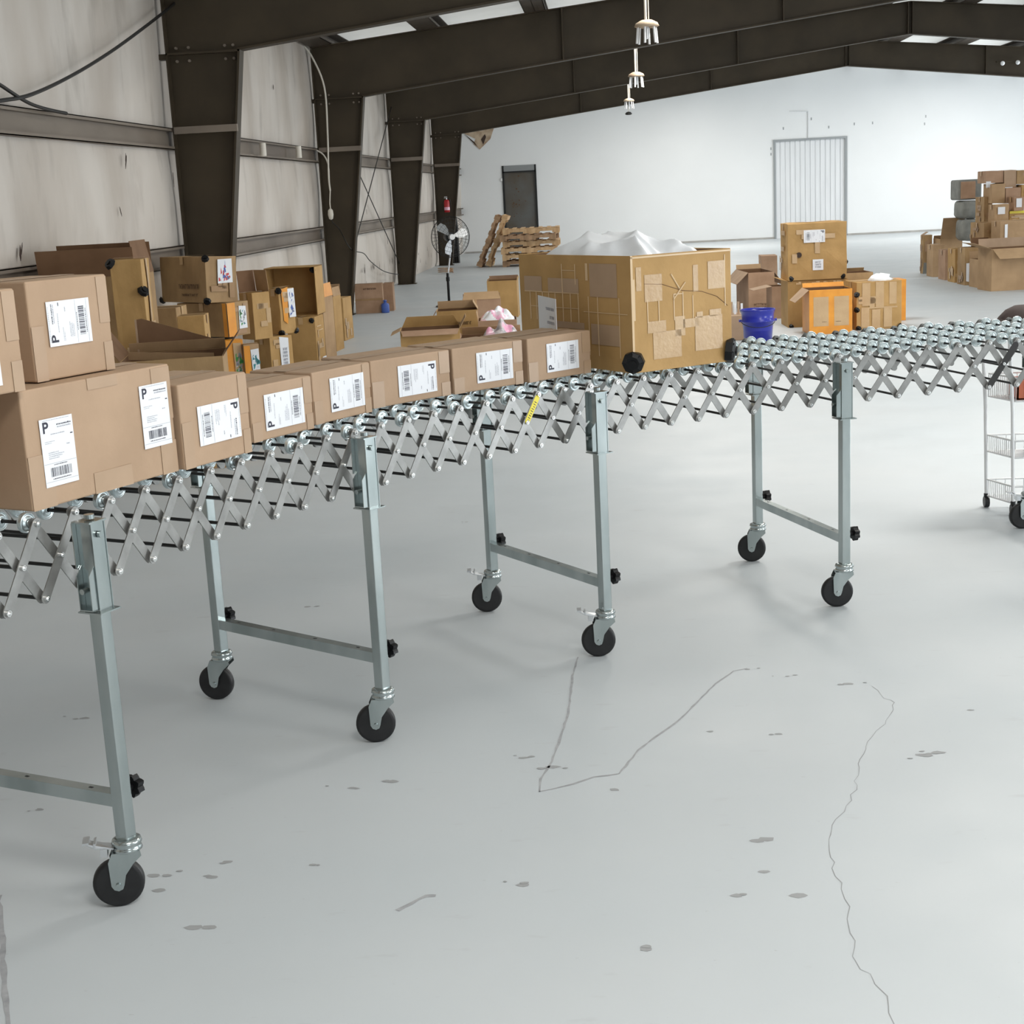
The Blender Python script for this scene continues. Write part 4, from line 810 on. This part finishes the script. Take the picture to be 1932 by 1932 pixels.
# open box lying on its side, opening towards the aisle
X,Y,z0,th,w,d,h=BX['L5']
t=thing('open_carton','upturned open carton showing its bare inside, topmost near the second column','box',(X,Y,z0),R(th),GL)
m=MB().box(0,w,d-.006,d,0,h).box(0,.006,0,d,0,h).box(w-.006,w,0,d,0,h).box(0,w,0,d,0,.006).box(0,w,0,d,h-.006,h); m.build('body','gold',t,bevel=.0015)
corner_caps(t,w,d,h,[(.95,.1,.93)],.034)
t,w,d,h=closed('L4','carton with a paler right side and black corner cap, below the upturned open carton','gold',GL,dent=.006); D=(w,d,h)
colored(t,D,'f',.5,.92,.04,.2,'paper','white_label'); strips(t,'shiny_tape','tapeedge',[('f',.04,.2,h*.8,h*.82),('f',.1,.25,h*.72,h*.74),('f',.06,.08,h*.6,h*.75)],D,off=.007)
corner_caps(t,w,d,h,[(0,.1,.94)],.03)
opened('L3','tall open carton with one orange flap, right of the pale-sided carton','kraft2',[('l',.14,100,'inner'),('f',.14,84,'orange',.02),('r',.10,95,'kraft2')],GL)
opened('L2','tall open carton with upright flaps, second from the aisle end of the row','gold',[('l',.12,95,'inner'),('r',.12,88,'kraft2'),('f',.1,80,'kraft2')],GL)
t,w,d,h=closed('L1','slim tall carton at the aisle end of the row','gold',GL,dent=.006)
# by the second column
t,w,d,h=closed('C1','tan carton with dark printing standing alone by the second column','pink',None,dent=.004); D=(w,d,h)
marks(t,'brownink',faceT('f',*D)@Matrix.Translation((w*.32,h*.80,.006)),w*.45,.035,1,8); strips(t,'tape','tapebrown',[('f',0,w,h*.44,h*.50)],D,off=.005)
closed('C2','narrow tan carton right behind the lone carton by the second column','pink',None,dent=.004)
t=thing('blue_container','small dark blue container on the floor right of the lone carton','container',(-3.40,21.15,0)); t.location=(-3.315,21.2,0)
MB().lathe([(0,0),(.055,0),(.06,.02),(.06,.11),(.05,.135),(.025,.14),(.022,.165),(0,.165)],16).build('body','blueink',t)
MB().lathe([(0,.16),(.026,.16),(.026,.185),(0,.19)],12).build('cap','blueink',t)

# ---------------- cartons behind the conveyor, centre ----------------
GM='opened cartons behind the middle of the conveyor'
opened('M4','open carton at the back of the centre group, partly behind the huge golden carton','gold',[('l',.03,70,'kraft2'),('b',.05,80,'pink'),('r',.04,100,'gold')],GM)
opened('M3','open carton with a long raised pinkish flap, centre group','pink',[('f',.10,60,'kraft2',.02),('b',.05,70,'pink')],GM)
t,w,d,h=opened('M2','open tan carton with dark printed words on its front, centre group','gold',[('l',.13,235,'kraft2',.02),('b',.08,100,'kraft2'),('r',.1,60,'kraft2')],GM); D=(w,d,h)
marks(t,'brownink',faceT('f',*D)@Matrix.Translation((w*.42,h*.62,.001)),w*.42,.05,1,12)
opened('M5','open carton full of pink film, against the huge golden carton','pink',[('l',.09,100,'kraft2',.03)],GM)
opened('M1','wide low open carton with folded-out flaps, left end of the centre group','gold',[('f',.12,200,'pink',.02),('l',.1,205,'kraft2'),('b',.10,80,'gold',.05),('r',.12,120,'kraft2',.02)],GM)
opened('M6','low open carton of white film scraps, just behind the conveyor cartons','pink',[('f',.1,190,'kraft2',.02),('l',.12,130,'pink',.03),('b',.09,60,'kraft2')],GM)
def heap(key,lab,mats,zt_,amp,seed,u0=0,u1=1):
    X,Y,z0,th,w,d,h=BX[key]; t=thing('film_scraps',lab,'plastic film',(X,Y,z0),R(th)); m=MB(); n=26; vs=[];fs=[]
    for i in range(n+1):
        for j in range(n+1):
            u,v=u0+(u1-u0)*i/n,j/n; x=.012+u*(w-.024); y=.012+v*(d-.024); q=Vector((x*11+seed,y*11,seed))
            vs.append((x,y,h-.04+zt_*(math.sin(PI*(i/n))*math.sin(PI*v))**.5+amp*NZ.noise(q)*math.sin(PI*i/n)*math.sin(PI*v)))
    for i in range(n):
        for j in range(n): k=i*(n+1)+j; fs.append((k,k+n+1,k+n+2,k+1))
    for k,f in enumerate(fs): pass
    m.add(vs,fs,0,True)
    xa,xb=.012+u0*(w-.024),.012+u1*(w-.024); m.box(xa,xb,.012,d-.012,.01,h-.05)
    o=m.build('film',mats,t)
    rnd=random.Random(seed)
    for p in o.data.polygons:
        c_=p.center; 
        if len(mats)>1: p.material_index=1 if NZ.noise(Vector((c_.x*9,c_.y*9,seed)))>.1 else 0
heap('M5','crumpled pink and white film in the carton against the huge golden carton',['plastic','pinkfilm'],.13,.13,3)
heap('M6','crumpled grey white and pink film scraps just behind the conveyor cartons',['mixfilm','pinkfilm'],.12,.15,6,.35,1)

# ---------------- group right of the golden carton ----------------
GR='used cartons behind the bare right half of the conveyor'
t,w,d,h=opened('R2','large open carton under the big one with two labels, black corners at its foot','gold',[('l',.10,165,'gold',.02)],GR)
corner_caps(t,w,d,h,[(.05,0,.02)],.03)
m=MB(); rnd=random.Random(8)
for i in range(16): x=rnd.uniform(.06,w-.1); m.box(x,x+rnd.uniform(.02,.05),-.008,.03,h-.04,h-.03+rnd.uniform(0,.02))
m.build('torn_edge','tapeedge',t)
X,Y,z0,th,w,d,h=BX['R1']
t,w,d,h=closed('R1','big square carton on top, two white labels, dark hole and black lower corners','gold',GR,box=(X,Y+.02,BX['R2'][6]+.006,th,w,d*.85,h-.01),dent=.016); D=(w,d,h)
paper_label(t,faceT('f',*D)@Matrix.Translation((w*.27,h*.66,.016)),w*.36,h*.22,-90,77)
o=sheet(t,'white_label','paper','f',w*.42,w*.60,h*.17,h*.36,D,off=.015); marks(t,'greyink',faceT('f',*D)@Matrix.Translation((w*.46,h*.21,.0165)),w*.1,.08,3,5)
m=MB(); m.cyl(faceT('f',*D)@Vector((w*.19,h*.45,.004)),faceT('f',*D)@Vector((w*.19,h*.45,.0135)),.03,12); m.build('hand_hole','tear',t)
corner_caps(t,w,d,h,[(.05,.02,.03),(.95,.02,.03),(.99,.05,.28)],.036)
t,w,d,h=opened('R3','bright orange taped carton with two tan panels and a hanging flap','orange',[('l',.19,222,'kraft',.03),('b',.05,120,'orange')],GR); D=(w,d,h)
colored(t,D,'f',.10,.45,.18,.84,'tapegold','tan_panel',off=.0012); colored(t,D,'f',.58,.92,.18,.84,'tapegold','tan_panel',off=.0012)
for i in (.30,.62): marks(t,'brownink',faceT('f',*D)@Matrix.Translation((w*i,h*.27,.0022)),.05,.008,1,int(i*10))
t,w,d,h=closed('R4','square carton covered in tape strips, black lower corners, film sticking out','gold',GR,dent=.005); D=(w,d,h)
strips(t,'tape_patch','tapegold',[('f',w*a,w*b,h*c_,h*e) for a,b,c_,e in ((.12,.30,.5,.98),(.42,.60,.47,.99),(.72,.88,.52,.98),(.10,.28,.05,.44),(.34,.52,.03,.42),(.60,.78,.04,.44),(.1,.9,.44,.47))],D,off=.005)
corner_caps(t,w,d,h,[(.04,0,.03),(.96,0,.04),(.0,0,.75),(.0,0,.42)],.034)
m=MB(); m.ball((w*.6,.12,h+.01),.1,1.3,.9,.62,14,8,jit=.22); m.build('film_tuft','plastic',t)
closed('R4b','carton with an orange edge standing behind the tape-covered square carton','orange',GR,tape=False,dent=.004)
opened('R5','dark open carton behind the stacked cartons','old',[('b',.04,60,'old')],GR)
t,w,d,h=opened('R6','open tan carton with drooping flaps and dark print, left of the stack','pink',[('l',.20,225,'kraft',.02),('r',.22,232,'kraft',.03),('b',.06,110,'kraft2')],GR); D=(w,d,h)
marks(t,'brownink',faceT('f',*D)@Matrix.Translation((w*.2,h*.1,.001)),w*.6,.08,2,13)
t,w,d,h=opened('R6b','narrow open carton squeezed between the drooping-flap carton and the stack','pink',[('l',.22,190,'kraft',.02)],GR)
closed('R7','small carton in the distance left of the stack','pink',GR,dent=.01)
t,w,d,h=closed('R8','plain tan carton right of the huge golden carton, carrying pale boards','kraft',GR,dent=.003)
tb=thing('board_bundle','pale boards standing in a bundle on the plain tan carton','boards',(t.location.x+.02,t.location.y+.1,h+.004))
for i in range(4): MB().box(.03+.035*i,.052+.035*i,0,.02,0,.13-.02*(i%2)).build('board',['kraft','paper'][i%2],tb)
# blue bucket
t=thing('bucket','blue plastic bucket standing right of the huge golden carton, behind the rollers','bucket',(1.475,14.75,0))
MB().lathe([(0,.0),(.135,.0),(.15,.18),(.158,.235),(.176,.24),(.178,.25),(.160,.262),(.163,.31),(.172,.345),(.176,.35),(.176,.362),(.166,.362),(.158,.33),(.14,.02),(0,.02)],32).build('body','blue',t)
m=MB(); m.tube([Vector((.172*math.cos(a),.172*math.sin(a),.25-.06*abs(math.sin(a)))) for a in [i*PI/14-PI for i in range(15)]],.004,6); m.build('handle','rod',t)
for s_ in (-1,1): MB().cyl((s_*.17,0,.25),(s_*.19,0,.25),.014,8).build('lug','blue',t)

# ---------------- far right pile ----------------
GP='used cartons in the far right pile'
labs={'Pa':'leftmost carton of the far right pile, grey stained foot','Pb':'rounded pale carton second from left at the foot of the far right pile','Pc':'short carton third from left at the foot of the far right pile','Pd':'rosy carton fourth from left at the foot of the far right pile','Pe':'taped carton fifth from left at the foot of the far right pile','Pf':'small open carton beside the biggest front carton of the far right pile',
'Q1':'topmost left carton of the far right tower','Q2':'paler carton, topmost middle of the far right tower','Q3':'topmost right carton of the far right tower, cut by the edge','Q4':'tall carton under the topmost left one, small white label beside it','Q5':'rosy carton under the paler topmost one','Q6':'carton at the right edge under the topmost right one','Q7':'narrow upright carton at the left side of the far right tower','Q8':'small carton with a white label sticking out of the tower middle','Q9':'small carton with a white label near the right edge of the tower','Q10':'dark squashed carton in the tower gap, yellow strap on it','Q11':'lower left carton of the tower above the open cartons, glossy tape','Q12':'wide lower carton of the tower above the biggest front carton'}
mts=['old','kraft2','pink','gold']
for i,k in enumerate(labs):
    if k=='Pf': opened(k,labs[k],'kraft2',[('f',.12,215,'kraft2',.02),('b',.1,100,'kraft2')],GP); continue
    t,w,d,h=closed(k,labs[k],mts[i%4] if k not in('Q2',) else 'kraft',GP,dent=.012,n=4); D=(w,d,h)
    if k=='Pa': colored(t,D,'f',.02,.98,.0,.28,'greybag','grey_stain',off=.010,jit=.012,seed=4); flap(t,'l',d*.9,.1,30,w,d,h,'kraft')
    if k=='Q8': colored(t,D,'f',.22,.72,.45,.85,'paper','white_label',off=.011)
    if k=='Q9': colored(t,D,'f',.2,.75,.25,.9,'paper','white_label',off=.011)
    if k=='Q1': colored(t,D,'f',.0,.28,-.35,.15,'paper','white_label',off=.011)
    if k=='Q11': colored(t,D,'f',.8,1.05,.05,.85,'plastic','glossy_tape',off=.012,jit=.02)
    if k=='Q12': colored(t,D,'f',.1,.2,.1,.9,'plastic','glossy_tape',off=.012,jit=.02)
    if k=='Q10': m=MB().box(0,.4,-.012,-.008,h*.8,h*1.02); o=m.build('strap','yellow',t)
    if k=='Pe': colored(t,D,'f',.05,.3,.1,.6,'paper','white_label',off=.011,jit=.01)
t,w,d,h=opened('Pg','biggest open carton at the front of the far right pile, flap folded over its face','kraft2',[('f',.22,215,'kraft2',.03),('l',.25,160,'kraft2',.03),('b',.12,100,'kraft')],GP,inner='inner')
# large flaps of the middle cartons
t,w,d,h=opened('_','open carton with a tall slanted flap behind the foot row of the far right pile','kraft2',[('b',.05,62,'kraft2',.0),('f',.36,112,'kraft2',.0),('r',.1,150,'kraft2')],GP,box=(5.34,24.05,0,4,.36,.38,.56))
t,w,d,h=opened('_','open carton with a flap folded forward, middle of the far right pile','kraft2',[('f',.24,225,'kraft',.02),('l',.18,165,'kraft2',.0),('b',.1,100,'inner')],GP,box=(5.33,21.45,0,4,.26,.42,.55))
colored(t,(w,d,h),'f',.55,.8,.6,.8,'paper','white_label',off=.002)
GB='grey woven bags stacked left of the far right tower'
for k,lab,mt in (('Pt3','bottom grey woven bag of the stack left of the tower','greybag'),('Pt2','middle grey woven bag of the stack left of the tower','greybag')):
    X,Y,z0,th,w,d,h=BX[k]; t=thing('woven_bag',lab,'bag',(X,Y,z0),R(th),GB)
    m=MB(); m.ball((w/2,d/2,h/2),.5,w*1.06,d,h*1.12,16,10)
    for i,v in enumerate(m.v):
        c_=Vector((w/2,d/2,h/2)); r_=v-c_; m.v[i]=c_+Vector((math.copysign(abs(r_.x/(w*.53))**.45*w*.52,r_.x),math.copysign(abs(r_.y/(d*.5))**.45*d*.5,r_.y),math.copysign(abs(r_.z/(h*.56))**.5*h*.5,r_.z)))+NZ.noise_vector(v*9)*.018
    m.build('sack',mt,t)
X,Y,z0,th,w,d,h=BX['Pt1']
t=thing('woven_bag','top grey bag of the stack, showing a rosy carton panel','bag',(X,Y,z0),R(th),GB)
MB().box(-.02,w+.09,.03,d,0,h+.02).build('sack','greybag',t,bevel=.03)
MB().box(.02,w-.02,.0,.05,.02,h-.01).build('carton_panel','pink',t,bevel=.01)

# support for the tower's upper cartons: the cartons hidden inside the pile
for i,(x,y,z,w,d,h) in enumerate(((5.75,23.2,0,.9,.7,.55),(5.8,22.95,.556,.75,.45,.27),(6.15,22.2,.5,.5,.2,.32))):
    pass

# ---------------- pallets, fan, extinguisher ----------------
def pallet(parent_loc,rz,label,mt,L=1.18,Wd=1.0,H=.125,rx=0,ry=0,gap=0,group='wooden pallets by the back wall'):
    t=thing('wooden_pallet',label,'pallet',parent_loc,rz,group,rx=rx,ry=ry); rnd=random.Random(label)
    for i in range(7): x0=i*(L-.09)/6; MB().box(x0+rnd.uniform(-.008,.008),x0+.09,rnd.uniform(-.012,.0),Wd,H-.018,H).build('deck_board',mt,t)
    for i in range(3): x0=(i*(L-.09)/2); MB().box(x0,x0+.09,0,Wd,0,.016).build('bottom_board',mt,t)
    for y in (0,Wd/2-.02,Wd-.04):
        m=MB(); m.box(0,L,y,y+.04,.055,H-.018); 
        for a,b in ((0,.16),(L*.36,L*.64),(L-.16,L)): m.box(a,b,y,y+.04,.016,.055)
        m.build('stringer',mt,t)
    return t
zz=0
for i in range(6):
    pallet((-2.42+.06*math.sin(3*i),33.0+.05*math.cos(4*i),zz),R((2,-1,1.5,0,-2,1)[i]),['lowest wooden pallet of the stack by the dark door','second wooden pallet from the floor in the stack','third wooden pallet from the floor in the stack','fourth wooden pallet from the floor in the stack','fifth wooden pallet, just below the topmost of the stack','topmost wooden pallet of the stack, shifted to the right'][i],'wood' if i in (1,2,3,5) else 'wooddark',L=1.28,H=.14); zz+=.142
pallet((-2.93,33.35,.0),0,'left one of two pallets leaning upright against the pallet stack','wooddark',L=1.22,H=.13,ry=R(-66))
pallet((-2.72,33.4,.0),0,'right one of two pallets leaning upright, next to the pallet stack','wood',L=1.2,H=.13,ry=R(-68))
# fan
fx_,fy_,fz_=FAN[0]; bx,by,_=FAN[1]
t=thing('pedestal_fan','tall silver and black pedestal fan with wire cage standing on the open floor','fan',(bx,by,0))
hx,hz=fx_-bx,fz_
MB().lathe([(0,0),(.20,0),(.21,.012),(.17,.03),(.04,.05),(.025,.06),(0,.06)],24).build('base','blackplastic',t)
MB().cyl((0,0,.05),(0,0,.50),.020,12).cyl((0,0,.38),(0,0,.44),.028,12).build('lower_pole','blackplastic',t)
MB().cyl((0,0,.44),(hx,0.03,hz-.12),.013,12).build('upper_pole','silver',t)
HT=Matrix.Translation((hx,-.02,hz))@Matrix.Rotation(R(24),4,'Z')
m=MB(); r0=.30
for rr,yy in ((r0,0),(r0,-.0),(.27,-.05),(.22,-.07),(.16,-.085),(.10,-.09),(.27,.05),(.2,.075),(.12,.09)):
    pts=[HT@Vector((rr*math.cos(a),yy,rr*math.sin(a))) for a in [i*2*PI/36 for i in range(37)]]; m.tube(pts,.0022 if rr<r0 else .006,5)
for i in range(32):
    a=2*PI*i/32; c_,s_=math.cos(a),math.sin(a)
    m.tube([HT@Vector((rr*c_,yy,rr*s_)) for rr,yy in ((.05,-.09),(.16,-.085),(.25,-.06),(r0,0),(.25,.058),(.1,.09))],.0014,4)
m.build('cage','rod',t)
b=MB()
for i in range(3):
    a0=R(20+120*i); P=[];Q=[]
    for rr,da in ((.05,-.25),(.12,-.5),(.2,-.42),(.26,-.25),(.27,.05),(.22,.22),(.12,.2),(.05,.25)):
        P.append(HT@Vector((rr*math.cos(a0+da),-.02+.09*da*rr/.27,rr*math.sin(a0+da))))
    b=MB(); b.prism(P,(HT.to_3x3()@Vector((0,1,0)))*.003); b.build('blade','silver',t)
MB().cyl(HT@Vector((0,-.10,0)),HT@Vector((0,-.02,0)),.042,16).build('hub','white',t)
MB().cyl(HT@Vector((0,0,0)),HT@Vector((0,.17,0)),.075,16,r2=.06).cyl(HT@Vector((0,.06,-.05)),HT@Vector((0,.06,-.16)),.03,10).build('motor','blackplastic',t)
# extinguisher
x,y,z=EXT[0]; z1=EXT[1][2]
t=thing('fire_extinguisher','red fire extinguisher hung on the farthest left column','fire extinguisher',(x,35.02,z1-.03))
MB().lathe([(0,0),(.06,0),(.068,.015),(.068,.24),(.05,.285),(.02,.30),(0,.30)],18).build('cylinder','red',t)
MB().lathe([(.0685,.05),(.0685,.12)],18).build('label_band','pinkfilm',t)
MB().cyl((0,0,.3),(0,0,.33),.015,10).box(-.06,.02,-.012,.012,.33,.345).box(-.05,.02,-.012,.012,.355,.368).build('handle','silver',t)
MB().tube([(.02,0,.33),(.08,0,.3),(.095,0,.2),(.085,0,.1)],.009,6).build('hose','cable',t)
MB().box(-.02,.02,.06,.16,.18,.24).build('bracket','cable',t)
# black curtain roll and a coiled hose near the last column
t=thing('black_drape','black drape hanging beside the farthest left column down to the floor','drape',(-4.0,36.2,0)); m=MB()
pts=[]
n_=24
P=[( -.13+.42*i/n_, .03*math.sin(i*1.9)) for i in range(n_+1)]
vs=[];fs=[]
for zz in (0,.4,.9,1.4):
    for (px_,py_) in P: vs.append((px_*(1 if zz<1 else .8),py_,zz))
for a in range(3):
    for b_ in range(n_): k=a*(n_+1)+b_; fs.append((k,k+1,k+n_+2,k+n_+1))
m.add(vs,fs,0,True); m.add([(x,y+.01,z) for x,y,z in vs],fs,0,True); m.build('cloth','cable',t)
t=tag(MB().tube([Vector((-3.55+.16*math.cos(a),31.5+.16*math.sin(a),.02+.006*a)) for a in [i*.35 for i in range(50)]],.012,6).build('coiled_hose','wooddark'),'brown coiled hose on the floor between the third and last columns','hose')

# ---------------- wire cart at the right edge ----------------
cx,cy=1.805,7.05
t=thing('wire_cart','white wire trolley with three shelves beyond the conveyor, at the right edge','cart',(cx,cy,0))
CC=[(0,0),(.075,-.20),(.70,-.22),(.62,-.02)]
for i,(lx,ly) in enumerate(CC):
    MB().tube([(lx,ly,.06),(lx-.012,ly+.003,.50),(lx-.035,ly+.008,.88)] if i<2 else [(lx,ly,.06),(lx,ly,.88)],.0085,8).build('leg','white',t)
    m=MB().cyl((lx-.01,ly,.028),(lx+.012,ly,.028),.027,14); m.cyl((lx,ly,.05),(lx,ly,.07),.012,8); m.build('wheel','rubber',t)
def tier(z,hh,name,dense=14):
    m=MB(); c=[Vector((x,y,0)) for x,y in CC]
    for zz in (z,z+hh):
        for a,b_ in zip(c,c[1:]+c[:1]): m.cyl(a+Vector((0,0,zz)),b_+Vector((0,0,zz)),.0045,6)
    for a,b_ in zip(c,c[1:]+c[:1]):
        n_=dense
        for i in range(n_+1): p=a.lerp(b_,i/n_); m.cyl(p+Vector((0,0,z)),p+Vector((0,0,z+hh)),.002,4)
    for i in range(1,12): p=c[0].lerp(c[1],i/12); q=c[3].lerp(c[2],i/12); m.cyl(p+Vector((0,0,z)),q+Vector((0,0,z)),.0025,4)
    m.build(name,'white',t)
tier(.06,.08,'shelf'); tier(.28,.08,'shelf'); tier(.55,.11,'shelf')
m=MB(); m.tube([(-.035,.008,.88),(-.025,.008,.895),(.0,.005,.90),(.62,-.02,.90),(.62,-.02,.88)],.011,8); m.tube([(.04,-.192,.88),(.07,-.192,.90),(.70,-.22,.90),(.70,-.22,.88)],.009,8); m.tube([(-.035,.008,.88),(.04,-.192,.88)],.008,8)
for i in range(1,9): y=-.2*i/9; m.cyl((-.02+.07*i/9,y,.893),(.62+.08*i/9,y-.02,.893),.003,5)
m.build('top_rail','white',t)
tb=thing('red_basket','orange red plastic tray in the upper shelf of the white trolley','tray',(cx+.085,cy-.19,.556)); m=MB(); m.box(0,.5,0,.15,0,.006)
m.box(0,.5,0,.006,0,.09).box(0,.5,.144,.15,0,.09).box(0,.006,0,.15,0,.09).box(.494,.5,0,.15,0,.09); m.build('tray','redbasket',tb)
tb=thing('crumpled_film','white plastic film lying on the middle shelf of the trolley','plastic film',(cx+.36,cy-.11,.286)); m=MB(); m.ball((0,0,.03),.5,.42,.14,.055,22,12,jit=.12); m.build('film','plastic',tb)
tb=thing('cloth_hat','dark brown domed cloth hat lying on top of the trolley','hat',(cx+.135,cy-.10,.908))
MB().lathe([(0,.085),(.05,.08),(.09,.06),(.12,.028),(.13,.010),(.19,.004),(.19,.0),(0,.0)],28).build('crown','darkfabric',tb)
tb=thing('white_packet','white crumpled packet on top of the trolley, right of the hat','packet',(cx+.36,cy-.10,.914)); MB().ball((0,0,.055),.5,.24,.2,.115,16,8,jit=.14).build('film','plastic',tb)
